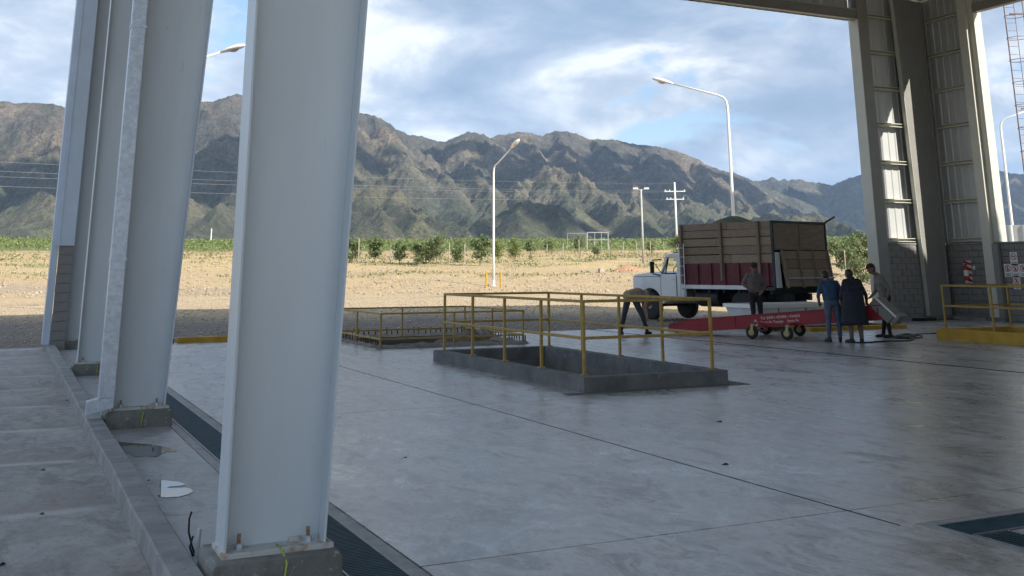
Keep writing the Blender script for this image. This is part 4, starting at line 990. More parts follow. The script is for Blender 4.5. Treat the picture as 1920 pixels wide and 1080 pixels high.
for (s, lat) in ((-.28, -.80), (.60, -.76), (-.72, .98), (.22, .90)):
    z = .155
    w = MB().lathe([(.05, -.035), (.13, -.04), (.152, -.025), (.155, 0), (.152, .025), (.13, .04), (.05, .035)], 22, (s, lat, z), 'y').build('wheel', 'rubber', conv); autosmooth(w, 35)
    MB().lathe([(.075, lat-.05), (.06, lat-.055), (.06, lat+.055), (.075, lat+.05)], 14, (s, 0, z), 'y').build('rim', 'caster_yellow', w)
    MB().prism([(s-.03, z-.03), (s+.03, z-.03), (s+.07, .34), (s+.0, .34)], 'y', lat-.062, lat-.048).prism([(s-.03, z-.03), (s+.03, z-.03), (s+.07, .34), (s+.0, .34)], 'y', lat+.048, lat+.062).box(s-.01, s+.08, lat-.062, lat+.062, .335, .35).build('caster_fork', 'caster_yellow', conv)
    MB().box(s-.03, s+.09, min(lat, 0), max(lat, 0), .345, .375).build('axle_bar', 'conv_red', conv)
MB().bar((-.28, -.8, .375), (.60, -.76, .375), .05, .03).build('frame_rail', 'conv_red', conv)
MB().bar((-.72, .98, .375), (.22, .9, .375), .05, .03).build('frame_rail', 'conv_red', conv)
hd_ = MB(); c = Vector((s1-.02, 0, cz(s1)+.20)); ax = Vector((.72, 0, -.69)); az_ = Vector((.69, 0, .72))
hd_.obox(c, ax*.29, Vector((0, .325, 0)), az_*.12); hd_.build('discharge_hood', 'truck_grime', conv, bevel=.01)
MB().bar(c-ax*.30+az_*.125+Vector((0, -.34, 0)), c+ax*.34+az_*.125+Vector((0, -.34, 0)), .03, .04).build('hood_edge', 'sign_white', conv)
MB().obox(c+ax*.33+az_*.05, ax*.05, Vector((0, .26, 0)), az_*.13).build('hood_lip', 'truck_grime', conv)
MB().box(s1-.4, s1-.1, .33, .58, cz(s1)+.0, cz(s1)+.22).build('motor', 'dark_steel', conv, bevel=.02)
def text_mesh(body, size, name, matname, parent, mtx):
    cu = bpy.data.curves.new('t', 'FONT'); cu.body = body; cu.size = size; cu.extrude = .0006; cu.resolution_u = 2
    o = bpy.data.objects.new('t', cu); COL.objects.link(o)
    dg = bpy.context.evaluated_depsgraph_get(); me = bpy.data.meshes.new_from_object(o.evaluated_get(dg))
    bpy.data.objects.remove(o); me.materials.clear(); me.materials.append(MATS[matname])
    q = bpy.data.objects.new(name, me); COL.objects.link(q); q.parent = parent; q.matrix_local = mtx; return q
slope = math.atan(.083)
for body, dz, dx in (('Tel. 03491-420085 / 424403', .172, .02), ('Tostado Tourge    Santa Fe', .070, .02)):
    x = -.28+dx
    text_mesh(body, .090, 'lettering', 'letters', conv, Matrix.Translation((x, -.3215, cz(x)+dz)) @ Matrix.Rotation(-slope, 4, 'Y') @ Matrix.Rotation(R(90), 4, 'X'))
lg = MB(); lx = -.40
for (a, b, w) in (((-.06, .06), (0, .18), .014), ((0, .18), (.06, .06), .014), ((-.06, .06), (.06, .06), .014), ((-.035, .10), (.035, .10), .012), ((-.05, .035), (.05, .035), .012)):
    lg.bar((lx+a[0], -.3215, cz(lx)+a[1]), (lx+b[0], -.3215, cz(lx)+b[1]), w, .002, up=(0, 1, 0))
lg.build('logo', 'letters', conv)

# tub, boxes and cables round the conveyor
t = thing('feed_tub', 'white metal tub behind the conveyor, under the truck tail', 'tub', (20.1, 24.2, .1))
def tubp(mb, x0, x1, y0, y1, z0, z1, th=.03):
    mb.prism([(x0+.22, z0), (x1, z0), (x1, z1), (x0, z1)], 'y', y0, y0+th); mb.prism([(x0+.22, z0), (x1, z0), (x1, z1), (x0, z1)], 'y', y1-th, y1)
    mb.box(x1-th, x1, y0+th, y1-th, z0, z1); mb.add([(x0+.22, y0+th, z0), (x0, y0+th, z1), (x0, y1-th, z1), (x0+.22, y1-th, z0)], [(0, 1, 2, 3)]); mb.rect(x0+.22, x1-th, y0+th, y1-th, z0+.02)
mb = MB(); tubp(mb, 18.55, 21.55, 23.6, 24.9, .10, .62); mb.build('tub_wall', 'tub_white', t, world=True)
mb = MB()
for (a, b, c, d) in ((18.5, 21.6, 23.54, 23.61), (18.5, 21.6, 24.89, 24.96), (18.5, 18.57, 23.61, 24.89), (21.53, 21.6, 23.61, 24.89)): mb.box(a, b, c, d, .60, .70)
mb.build('tub_rim', 'sign_white', t, world=True)
for x in (19.35, 20.3): MB().box(x, x+.03, 23.585, 23.60, .12, .60).build('tub_seam', 'tub_brown', t, world=True)
t = thing('wooden_box', 'brown wooden box at the right end of the white tub', 'box', (22.0, 24.1, .1))
for k in range(3): MB().box(21.64, 22.35, 23.6, 24.4, .11+k*.19, .285+k*.19).build('board', 'wood%d' % k, t, world=True)
p = gnd(1512, 613)
tag(MB().box(-.2, .2, -.12, .12, 0, .10).build('foam_block', 'sign_white', bevel=.01), 'small white block on the floor behind the conveyor wheels', 'block').location = (p.x+.6, p.y+.7, .1)
def floor_cable(pts, r, label, matname='cable_dark'):
    P = [gnd(x, y) for x, y in pts]; Q = []
    for i in range(len(P)-1):
        p0 = P[max(i-1, 0)]; p1 = P[i]; p2 = P[i+1]; p3 = P[min(i+2, len(P)-1)]
        for k in range(6):
            q = k/6; Q.append(.5*((2*p1)+(-p0+p2)*q+(2*p0-5*p1+4*p2-p3)*q*q+(-p0+3*p1-3*p2+p3)*q**3)+Vector((0, 0, r)))
    Q.append(P[-1]+Vector((0, 0, r)))
    o = MB().tube(Q, r, 6).build('cable', matname, smooth=True); return tag(o, label, 'cable')
floor_cable([(1585, 643), (1620, 643.5), (1660, 641), (1700, 640), (1713, 637), (1700, 633), (1680, 632), (1672, 634), (1690, 636), (1722, 634.5), (1728, 631), (1700, 629), (1680, 631)], .016, 'black cable looped on the floor by the capped worker, front strand')
floor_cable([(1664, 634), (1690, 629.5), (1712, 628), (1730, 627), (1757, 626)], .014, 'black cable trailing right to the yellow kerb')
floor_cable([(1668, 634), (1684, 631), (1700, 632.5), (1716, 630), (1705, 627.5), (1688, 629), (1676, 633), (1694, 634.5), (1718, 632.5)], .018, 'tangled dark green hose coil on the floor by the capped worker')
p = gnd(1711, 592)
tag(MB().box(-.42, .42, -.12, .12, 0, .09).build('kick_plate', 'black', bevel=.02), 'flat black bar lying at the foot of the end wall', 'bar').location = (26.9, 25.6, .0)

# ================================================================== WALL FITTINGS
def onX(x, y, X):
    d = ray(x, y); s = X/d.x; return Vector((X, d.y*s, CAM_H+d.z*s))
def plate(name, x, yc, zc, w, h, matname, parent, dx=0.0, th=.006):
    return MB().box(x-th-dx, x-dx, yc-w/2, yc+w/2, zc-h/2, zc+h/2).build(name, matname, parent, world=True)
XW = 28.725
e = onX(1815.5, 510, XW)
t = thing('fire_extinguisher', 'red fire extinguisher hung on a striped board on the side wall', 'extinguisher', (XW, e.y, e.z-.4))
plate('board', XW, e.y, e.z, .30, .72, 'sign_white', t)
for k in range(4): MB().add([(XW-.008, e.y-.149, e.z-.34+k*.18), (XW-.008, e.y+.149, e.z-.25+k*.18), (XW-.008, e.y+.149, e.z-.16+k*.18), (XW-.008, e.y-.149, e.z-.25+k*.18)], [(0, 1, 2, 3)]).build('stripe', 'sign_red', t, world=True)
o = MB().lathe([(.075, e.z-.27), (.082, e.z-.25), (.082, e.z+.10), (.06, e.z+.16), (.025, e.z+.19), (.025, e.z+.24)], 16, (XW-.10, e.y, 0)).build('cylinder', 'red_paint', t, world=True); autosmooth(o, 40)
MB().lathe([(.0835, e.z-.13), (.0835, e.z+.06)], 16, (XW-.10, e.y, 0)).build('label_band', 'sign_white', t, world=True)
MB().tube([(XW-.10, e.y, e.z+.22), (XW-.14, e.y+.05, e.z+.18), (XW-.17, e.y+.07, e.z+.0), (XW-.17, e.y+.07, e.z-.12)], .012, 6).build('hose', 'black', t, world=True)
MB().box(XW-.13, XW-.05, e.y-.03, e.y+.03, e.z+.23, e.z+.26).build('valve', 'black', t, world=True)
p = onX(1827, 502, XW); tag(MB().box(XW-.03, XW, p.y-.05, p.y+.05, p.z-.06, p.z+.06).build('switch_box', 'sign_white', bevel=.005), 'tiny white switch box right of the fire extinguisher', 'switch')
def sign(x, y, label, kind):
    c = onX(x, y, XW); t = thing('prohibition_sign', label, 'sign', (XW, c.y, c.z), group='safety signs on the block wall')
    w, h = .27, .40
    plate('panel', XW, c.y, c.z, w, h, 'sign_white', t)
    cz_ = c.z+.06; r0, r1 = .085, .108
    mb = MB(); n = 28
    for k in range(n):
        a, b = 2*math.pi*k/n, 2*math.pi*(k+1)/n
        mb.add([(XW-.008, c.y+r*math.cos(q), cz_+r*math.sin(q)) for r, q in ((r0, a), (r1, a), (r1, b), (r0, b))], [(0, 1, 2, 3)])
    mb.bar((XW-.009, c.y+.07, cz_+.07), (XW-.009, c.y-.07, cz_-.07), .022, .002, up=(1, 0, 0)); mb.build('ring', 'sign_red', t, world=True)
    pm = MB(); X_ = XW-.0075
    def q(*pts): pm.add([(X_, c.y-a, cz_+b) for a, b in pts], [tuple(range(len(pts)))])
    if kind == 0: q((-.07, -.01), (.06, -.01), (.06, .012), (-.07, .012)); q((.03, .02), (.045, .02), (.05, .06), (.035, .06))
    elif kind == 1: q((-.02, -.07), (.02, -.07), (.025, .03), (-.025, .03)); q((-.018, .035), (.018, .035), (.018, .07), (-.018, .07))
    elif kind == 2: q((-.05, -.06), (.05, -.06), (.02, .0), (-.02, .0)); q((-.02, .0), (.02, .0), (0, .07))
    elif kind == 3: q((-.06, -.05), (.0, -.05), (.05, .05), (.02, .06)); q((-.05, .03), (-.02, .03), (-.02, .06), (-.05, .06))
    else: q((-.05, -.05), (.05, -.05), (.05, -.02), (-.05, -.02)); q((-.03, -.015), (.03, -.015), (.02, .05), (-.02, .05))
    pm.build('pictogram', 'sign_black', t, world=True)
    tx = MB()
    for k in range(3): tx.box(XW-.008, XW-.006, c.y-.10+.01*k, c.y+.10-.015*k, c.z-.115-.03*k, c.z-.10-.03*k)
    tx.build('caption', 'sign_black', t, world=True)
sign(1901, 485, 'white safety sign with red ring, topmost of the cross of signs', 0)
sign(1890, 507, 'white safety sign with red ring, left arm of the cross of signs', 1)
sign(1904.5, 507, 'white safety sign with red ring, centre of the cross of signs', 2)
sign(1919, 507, 'white safety sign with red ring, right arm of the cross cut by the picture edge', 3)
sign(1907, 530, 'white safety sign with red ring, lowest of the cross of signs', 4)
# ================================================================== PEOPLE
def capsule(p0, r0, p1, r1, n=14, m=5):
    p0, p1 = Vector(p0), Vector(p1); d = p1-p0
    if d.length < 1e-6: d = Vector((0, 0, 1e-4)); p1 = p0+d
    d.normalize(); a = d.orthogonal().normalized(); b = d.cross(a); vs = []; rings = []
    for (c, r, lo, hi) in ((p0, r0, -90, 0), (p1, r1, 0, 90)):
        for k in range(m+1):
            t = R(lo+(hi-lo)*k/m); rings.append((c+d*(r*math.sin(t)), max(r*math.cos(t), r*.02)))
    for (c, r) in rings:
        for k in range(n): q = 2*math.pi*k/n; vs.append(c+(a*math.cos(q)+b*math.sin(q))*r)
    fs = [(i*n+k, i*n+(k+1) % n, (i+1)*n+(k+1) % n, (i+1)*n+k) for i in range(len(rings)-1) for k in range(n)]
    fs += [tuple(range(n-1, -1, -1)), tuple((len(rings)-1)*n+k for k in range(n))]
    return vs, fs
def person(label, loc, pelvis, chest, lat, head, face, legs, arms, top, bottom, sleeves='long', hair='hair', cap=None, belly=1.0, coat=None, bulk=0):
    """all coordinates local: x to the right in the picture, y away from the viewer, z up"""
    V = Vector; t = thing('person', label, 'person', loc, -YAW)
    pelvis, chest, lat, head, face = V(pelvis), V(chest), V(lat).normalized(), V(head), V(face).normalized()
    P = []
    def cp(p0, r0, p1, r1, k): P.append((V(p0), r0, V(p1), r1, k))
    up = (chest-pelvis).normalized(); fwd = up.cross(lat)*1.0
    sh = chest+up*.12
    cp(pelvis-lat*.075, .112, pelvis+lat*.075, .112, bottom)
    cp(pelvis+up*.09-lat*.065, .112*belly, pelvis+up*.09+lat*.065, .112*belly, top)
    mid = pelvis.lerp(chest, .55); cp(mid-lat*.065, .115*belly, mid+lat*.065, .115*belly, top)
    cp(chest-lat*.085, .118, chest+lat*.085, .118, top)
    for s in (-1, 1): cp(pelvis+up*.08+lat*.07*s, .10, chest+lat*.085*s, .112, top)
    cp(sh-lat*.14, .066, sh+lat*.14, .066, top)
    cp(chest+up*.04, .10, sh+up*.02, .085, top)
    if bulk:
        for f in (-.02, .25, .5, .75): cp(pelvis.lerp(chest, f)+V((0, 0, .04))-lat*.07, bulk, pelvis.lerp(chest, f)+V((0, 0, .04))+lat*.07, bulk, top)
    nk = sh+up*.05; cp(nk, .058, head-V((0, 0, .05)), .05, 'skin')
    # head
    hu = V((0, 0, 1)); hu = (hu-face*hu.dot(face)); hu = hu.normalized() if hu.length > .1 else up
    hl = face.cross(hu)
    cp(head+hu*.028, .083, head-hu*.045+face*.018, .066, 'skin'); cp(head+hu*.02-face*.02, .09, head+hu*.035+face*.005, .088, 'skin')
    cp(head+face*.085-hu*.005, .012, head+face*.103-hu*.025, .015, 'skin')            # nose
    cp(head+face*.075-hu*.052-hl*.018, .012, head+face*.075-hu*.052+hl*.018, .012, 'skin')     # lips
    cp(head+face*.065-hu*.085, .022, head+face*.055-hu*.085, .022, 'skin')            # chin
    for s in (-1, 1): cp(head+hl*.088*s-face*.01+hu*.012, .016, head+hl*.086*s-face*.012-hu*.02, .012, 'skin')
    if hair: cp(head+hu*.048-face*.028, .088, head+hu*.06+face*.012, .080, hair); cp(head-face*.05+hu*.02, .075, head-face*.05-hu*.02, .062, hair)
    for s, (hip, knee, ank, toe) in zip((-1, 1), legs):
        hip, knee, ank, toe = V(hip), V(knee), V(ank), V(toe).normalized()
        cp(hip, .095, knee, .062, bottom); cp(knee, .062, ank+V((0, 0, .02)), .046, bottom); cp(knee+(ank-knee)*.2, .06, knee+(ank-knee)*.4, .058, bottom)
        f0 = ank-V((0, 0, .05)); cp(f0-toe*.05, .040, f0+toe*.10, .042, 'shoe'); cp(f0+toe*.10, .042, f0+toe*.17-V((0, 0, .006)), .032, 'shoe'); cp(ank, .046, f0, .042, 'shoe')
    for s, (el, wr, hd) in zip((-1, 1), arms):
        sp = sh+lat*.165*s; el, wr, hd = V(el), V(wr), V(hd).normalized()
        cp(sp, .062, el, .044, top)
        cp(el, .043, wr, .031, top if sleeves == 'long' else 'skin')
        if sleeves != 'long': cp(sp, .066, sp.lerp(el, .7), .058, top)
        # hand: palm, four fingers, thumb
        sd = hd.cross(V((0, 0, 1))); sd = sd.normalized() if sd.length > .2 else lat.copy()
        nrm = sd.cross(hd)
        pc = wr+hd*.045; cp(wr, .027, wr+hd*.02, .027, 'skin'); cp(pc-sd*.022, .019, pc+sd*.022, .019, 'skin'); cp(pc+hd*.03-sd*.024, .017, pc+hd*.03+sd*.024, .017, 'skin')
        for k, L in zip((-1.5, -.5, .5, 1.5), (.030, .037, .039, .033)):
            b0 = pc+hd*.042+sd*.0165*k; b1 = b0+hd*L+nrm*-.006; b2 = b1+hd*L*.7-nrm*.016
            cp(b0, .0095, b1, .009, 'skin'); cp(b1, .009, b2, .0078, 'skin')
        b0 = pc-sd*.03*s-hd*.01; b1 = b0-sd*.025*s+hd*.025; cp(b0, .012, b1, .0105, 'skin'); cp(b1, .0105, b1+hd*.028-sd*.004*s, .009, 'skin')
    mb = MB()
    for (p0, r0, p1, r1, k) in P:
        vs, fs = capsule(p0, r0, p1, r1); mb.add(vs, fs)
    o = mb.build('body_src', 'skin', None, fix=False)
    md = o.modifiers.new('r', 'REMESH'); md.mode = 'VOXEL'; md.voxel_size = .0105; md.use_smooth_shade = True
    sm = o.modifiers.new('s', 'SMOOTH'); sm.iterations = 3; sm.factor = .5
    dg = bpy.context.evaluated_depsgraph_get(); me = bpy.data.meshes.new_from_object(o.evaluated_get(dg)); bpy.data.objects.remove(o)
    keys = sorted({q[4] for q in P}); me.materials.clear()
    for k in keys: me.materials.append(MATS[k])
    n = len(me.polygons); ce = np.zeros(n*3); me.polygons.foreach_get('center', ce); ce = ce.reshape(-1, 3)
    best = np.full(n, 9e9); mi = np.zeros(n, np.int32)
    for (p0, r0, p1, r1, k) in P:
        a = np.array(p0); d = np.array(p1)-a; L2 = max(1e-9, d@d); tt = np.clip(((ce-a)@d)/L2, 0, 1)
        ds = np.linalg.norm(ce-a-tt[:, None]*d, axis=1)-(r0+(r1-r0)*tt)
        if k == 'hair': ds = ds-.004
        if k == top: ds = ds-.003
        q = ds < best; best[q] = ds[q]; mi[q] = keys.index(k)
    me.polygons.foreach_set('material_index', mi); me.polygons.foreach_set('use_smooth', np.ones(n, bool))
    # cloth folds: small displacement on clothing
    nv = len(me.vertices); co = np.zeros(nv*3); me.vertices.foreach_get('co', co); co = co.reshape(-1, 3)
    no = np.zeros(nv*3); me.vertices.foreach_get('normal', no); no = no.reshape(-1, 3)
    dis = .006*fbm(co[:, 0]*9+co[:, 2]*7, co[:, 1]*9+co[:, 2]*16, 3, 81)
    hz = np.linalg.norm(co-np.array(head), axis=1); dis = dis*np.clip((hz-.16)/.05, 0, 1)
    me.vertices.foreach_set('co', (co+no*dis[:, None]).ravel())
    b = bpy.data.objects.new('body', me); COL.objects.link(b); b.parent = t
    for s in (-1, 1):
        e = MB(); vs, fs = capsule(head+face*.078+hl*.03*s+hu*.012, .010, head+face*.08+hl*.03*s+hu*.012, .010, 8, 3); e.add(vs, fs); e.build('eye', 'sign_black', t, smooth=True)
    if cap:
        cm, bill = cap
        c = head+hu*.055; mbc = MB(); n = 20; vs = []; fs = []
        for i in range(7):
            ph = R(-8+98*i/6)
            for k in range(n):
                q = 2*math.pi*k/n; vs.append(c+(hl*math.sin(q)*.099+face*math.cos(q)*.112)*math.cos(ph)+hu*(math.sin(ph)*.092))
        fs = [(i*n+k, i*n+(k+1) % n, (i+1)*n+(k+1) % n, (i+1)*n+k) for i in range(6) for k in range(n)]+[tuple(6*n+k for k in range(n))]
        mbc.add(vs, fs); co_ = mbc.build('cap', cm, t, smooth=True)
        if bill:
            vs = []
            for z in (-.004, .006):
                for k in range(9):
                    q = R(-62+124*k/8); vs.append(c+hl*math.sin(q)*.098+face*math.cos(q)*.108+hu*(z-.008))
                for k in range(9):
                    q = R(-50+100*k/8); vs.append(c+hl*math.sin(q)*.085+face*(.10+math.cos(q)*bill)+hu*(z-.030*math.cos(q)))
            fs = [(k, k+1, 10+k, 9+k) for k in range(8)]+[(18+9+k, 18+10+k, 18+k+1, 18+k) for k in range(8)]
            for k in range(8): fs += [(9+k, 10+k, 28+k, 27+k), (k+1, k, 18+k, 19+k)]
            fs += [(0, 9, 27, 18), (8, 26, 35, 17)]
            MB().add(vs, fs).build('cap_brim', cm, co_)
    if coat:
        cm, zt0, zb0, rx0, ry0, rx1, ry1 = coat
        mbc = MB(); n = 40; rows = 9; vs = []; fs = []
        for th in (0, .012):
            for i in range(rows+1):
                f = i/rows; z = zt0+(zb0-zt0)*f
                for k in range(n):
                    q = 2*math.pi*k/n; wv = 1+.05*f*math.sin(q*7+1)+.03*f*math.sin(q*11)
                    vs.append((pelvis.x+math.cos(q)*((rx0+(rx1-rx0)*f)*wv-th), pelvis.y+math.sin(q)*((ry0+(ry1-ry0)*f)*wv-th), z+.012*f*math.sin(q*3)))
        o2 = n*(rows+1)
        for i in range(rows):
            for k in range(n):
                k2 = (k+1) % n; fs.append((i*n+k, i*n+k2, (i+1)*n+k2, (i+1)*n+k)); fs.append((o2+(i+1)*n+k, o2+(i+1)*n+k2, o2+i*n+k2, o2+i*n+k))
        for k in range(n): k2 = (k+1) % n; fs.append((rows*n+k, rows*n+k2, o2+rows*n+k2, o2+rows*n+k))
        mbc.add(vs, fs).build('coat_skirt', cm, t, smooth=True)
    return t
# bending worker by the railing
p = gnd(1189, 627)
person('bent-over worker in tan shirt and dark trousers, beside the truck front', (p.x, p.y, 0),
       (-.09, 0, .93), (.19, .05, 1.01), (.35, -.94, 0), (.42, .12, .80), (.75, .15, -.65),
       legs=[((-.15, .03, .84), (-.26, -.05, .44), (-.33, .02, .085), (.3, .9, 0)), ((.06, -.05, .84), (.24, -.04, .43), (.34, 0, .085), (.7, .7, 0))],
       arms=[((.30, .24, .72), (.34, .24, .46), (.2, .0, -1)), ((.30, -.14, .70), (.34, -.14, .45), (.0, .1, -1))], top='shirt_tan', bottom='pants_dark', belly=1.2, bulk=.145)
# worker with hands on hips behind the conveyor
p = gnd(1421, 628)
person('worker with hands on hips and dark cap, in front of the truck tail', (p.x, p.y, .06),
       (.0, 0, .96), (-.01, 0, 1.30), (1, .15, 0), (-.01, -.05, 1.615), (-.25, -.95, -.12),
       legs=[((-.09, 0, .90), (-.09, -.03, .50), (-.10, 0, .085), (-.2, -1, 0)), ((.09, 0, .90), (.10, -.03, .50), (.11, .02, .085), (.2, -1, 0))],
       arms=[((-.31, .06, 1.21), (-.15, -.09, 1.06), (.7, -.3, -.4)), ((.27, .08, 1.16), (.17, -.08, 1.02), (-.6, -.4, -.4))], top='shirt_grey', bottom='pants_black', cap=('cap_dark', .075))
# blue shirt, seen from behind
p = gnd(1565, 641)
person('man in blue shirt and jeans seen from behind, at the conveyor', (p.x, p.y, 0),
       (.0, 0, .88), (.0, .08, 1.20), (1, -.05, 0), (-.05, .22, 1.475), (-.1, .85, -.5),
       legs=[((-.09, 0, .82), (-.11, -.01, .47), (-.115, 0, .085), (-.25, .95, 0)), ((.10, 0, .82), (.13, -.01, .47), (.135, 0, .085), (.3, .95, 0))],
       arms=[((-.29, .06, 1.03), (-.22, .24, .86), (.3, .8, -.4)), ((.29, .02, 1.02), (.25, .10, .78), (.0, .3, -.9))], top='shirt_blue', bottom='jeans', sleeves='short', belly=1.15)
# dark long jacket, seen from behind
p = gnd(1606, 643)
person('person in long black jacket and khaki trousers seen from behind, right of blue shirt', (p.x, p.y, 0),
       (.0, 0, .90), (.02, .06, 1.24), (1, .1, 0), (.0, .16, 1.50), (.1, .9, -.35),
       legs=[((-.09, 0, .84), (-.10, -.01, .47), (-.10, 0, .085), (-.5, .85, 0)), ((.09, 0, .84), (.11, -.01, .47), (.115, -.04, .085), (.2, .98, 0))],
       arms=[((-.27, .04, 1.0), (-.20, .22, .86), (.4, .8, -.2)), ((.33, .08, 1.05), (.40, .28, .86), (.4, .8, -.2))], top='jacket_navy', bottom='pants_khaki', belly=1.3, coat=('jacket_navy', 1.12, .40, .235, .19, .315, .25))
# capped worker in profile
p = gnd(1664, 633)
person('capped worker in khaki shirt leaning over the conveyor end, in profile', (p.x, p.y, 0),
       (.03, 0, .95), (-.06, 0, 1.31), (-.05, 1, 0), (-.27, -.02, 1.63), (-.97, -.05, -.22),
       legs=[((.03, -.08, .88), (.0, -.08, .49), (.04, -.10, .085), (-1, -.2, 0)), ((.04, .08, .88), (.02, .10, .49), (-.05, .12, .085), (-1, .1, 0))],
       arms=[((.07, -.24, 1.12), (-.05, -.30, .93), (-.7, .0, -.5)), ((-.10, .26, 1.10), (-.26, .22, .95), (-.8, .0, -.4))], top='shirt_khaki', bottom='pants_black', cap=('cap_dark', .085))
# ================================================================== OUTDOORS: lamps, poles, wires
def street_lamp(label, base, top_h, arm_dir, arm_len, rise, group='tall white street lamps'):
    bx, by = base; z0 = zt(bx, by)
    t = thing('street_lamp', label, 'street lamp', (bx, by, z0), group=group)
    d = Vector(arm_dir); d.z = 0; d.normalize()
    H1 = top_h
    P = [Vector((0, 0, -.2)), Vector((0, 0, 3)), Vector((0, 0, H1-.55)), Vector((0, 0, H1-.25))+d*.04, Vector((0, 0, H1-.05))+d*.16, Vector((0, 0, H1+.06))+d*.40]
    end = Vector((0, 0, H1+.06+rise))+d*(.40+arm_len)
    P.append(end)
    MB().tube(P, [.085, .08, .062, .055, .05, .045, .038], 12).build('pole', 'lamp_white', t, smooth=True)
    MB().lathe([(.15, 0), (.15, .03), (.10, .05), (.095, .4)], 14).build('base_flange', 'lamp_white', t)
    ad = (end-P[-2]).normalized(); sd = ad.cross(Vector((0, 0, 1))).normalized(); up = sd.cross(ad)
    mb = MB(); n = 12; secs = [(-.05, .05, .04, .04), (.10, .12, .07, .06), (.40, .20, .11, .09), (.72, .19, .10, .09), (.92, .09, .045, .06), (.97, .03, .015, .03)]
    vs = []
    for (a, w, hu_, hd_) in secs:
        for k in range(n):
            q = 2*math.pi*k/n; s_ = math.sin(q); vs.append(end+ad*a+sd*(w*math.cos(q))+up*((hu_ if s_ > 0 else hd_)*s_))
    fs = [(i*n+k, i*n+(k+1) % n, (i+1)*n+(k+1) % n, (i+1)*n+k) for i in range(len(secs)-1) for k in range(n)]+[tuple(range(n-1, -1, -1)), tuple((len(secs)-1)*n+k for k in range(n))]
    hd2 = mb.add(vs, fs).build('lamp_head', 'lamp_white', t, smooth=True)
    mb = MB(); vs = []
    for (a, w, dd_) in ((.28, .12, .075), (.42, .125, .14), (.56, .12, .15), (.72, .06, .07)):
        for k in range(8):
            q = math.pi+math.pi*k/7; vs.append(end+ad*a+sd*(w*math.cos(q))+up*(dd_*math.sin(q)-.005))
    mb.add(vs, [(i*8+k, i*8+k+1, (i+1)*8+k+1, (i+1)*8+k) for i in range(3) for k in range(7)]).build('lamp_glass', 'lamp_lens', hd2, smooth=True)
    return t
def base_for(x, y, dist):
    p = at_dist(x, y, dist); return (p.x, p.y)
ih = Vector((cR.x, cR.y, 0)); fh = Vector((cF.x, cF.y, 0)).normalized()
b0 = base_for(925.5, 480, 72); street_lamp('white street lamp between yellow posts on the stony ground, lamp head toward the viewer', b0, 8.15, ih*.9-fh*1.0, 1.45, .95)
b1 = base_for(1376, 420, 49.5); street_lamp('white street lamp rising behind the truck bed, arm reaching left', b1, 9.45, ih*-1+fh*.1, 2.15, .62)
b2 = base_for(1897.5, 420, 63); street_lamp('white street lamp at the right edge beyond the sheet fence, arm reaching right', b2, 9.35, ih*1.0-fh*.4, 1.8, .6)
b3 = base_for(305, 300, 41.5); street_lamp('street lamp whose head shows between the two nearest white columns', b3, 9.30, ih*1.0-fh*.15, 1.7, .45)
for s, lb in ((-1, 'left'), (1, 'right')):
    q = base_for(925.5+s*13.5, 545, 70.5); z0 = zt(*q)
    tag(MB().lathe([(.055, -.1), (.055, 1.05), (.03, 1.10)], 12).build('marker_post', 'yellow_kerb', smooth=False), 'yellow marker post, %s of the central street lamp foot' % lb, 'post', 'yellow marker posts').location = (q[0], q[1], z0)

# floodlight pole with two heads
q = base_for(1206, 480, 96); z0 = zt(*q)
t = thing('floodlight_pole', 'slim pale pole with two small lamp heads, left of the utility pole', 'pole', (q[0], q[1], z0))
MB().tube([(0, 0, -.2), (0, 0, 6.6)], [.11, .075], 10).build('pole', 'pole_grey', t, smooth=True)
for s in (-1, 1):
    d = ih*s; MB().tube([Vector((0, 0, 6.5)), Vector((0, 0, 6.62))+d*.45], .035, 6).build('arm', 'pole_grey', t)
    c = Vector((0, 0, 6.66))+d*.5; MB().obox(c, d*.22+Vector((0, 0, .04*s*0)), fh*.12, Vector((0, 0, .07))).build('lamp_head', 'lamp_white', t, bevel=.02)
# utility pole and wires
UP = base_for(1270, 470, 135); z0 = zt(*UP)
t = thing('utility_pole', 'utility pole with two crossarms behind the truck cab', 'pole', (UP[0], UP[1], z0))
MB().tube([(0, 0, -.2), (0, 0, 8.9)], [.14, .10], 10).build('pole', 'lamp_white', t, smooth=True)
for z, L in ((7.75, 1.35), (6.75, 1.15)):
    MB().bar(Vector((0, 0, z))-ih*L, Vector((0, 0, z))+ih*L, .09, .09).build('crossarm', 'lamp_white', t)
    for s in (-.9, .9, -.5): MB().lathe([(.05, z+.06), (.07, z+.12), (.05, z+.18), (.03, z+.24)], 8, tuple(ih*(L*s))).build('insulator', 'lamp_white', t)
for k, ((yl, yr), lb) in enumerate(zip(((300, 344), (318, 358), (330, 360), (349, 374)), ('topmost', 'second', 'third', 'lowest'))):
    A_ = at_dist(1268, yr, 134.6); B_ = at_dist(-260, yl-9, 62)
    pts = []
    for i in range(41):
        f = i/40; p = A_.lerp(B_, f); p.z -= 1.1*4*f*(1-f)*.35; pts.append(p)
    tag(MB().tube(pts, .005, 5).build('power_line', 'wire_grey', smooth=True), 'thin power line across the mountain, %s of the four at the left' % lb, 'wire', 'power lines')
# distant thin mast
q = base_for(395, 455, 240); tag(MB().tube([(0, 0, 0), (0, 0, 4.0)], .12, 6).build('mast', 'lamp_white'), 'thin white mast in the green strip between the two nearest columns', 'pole').location = (q[0], q[1], zt(*q))
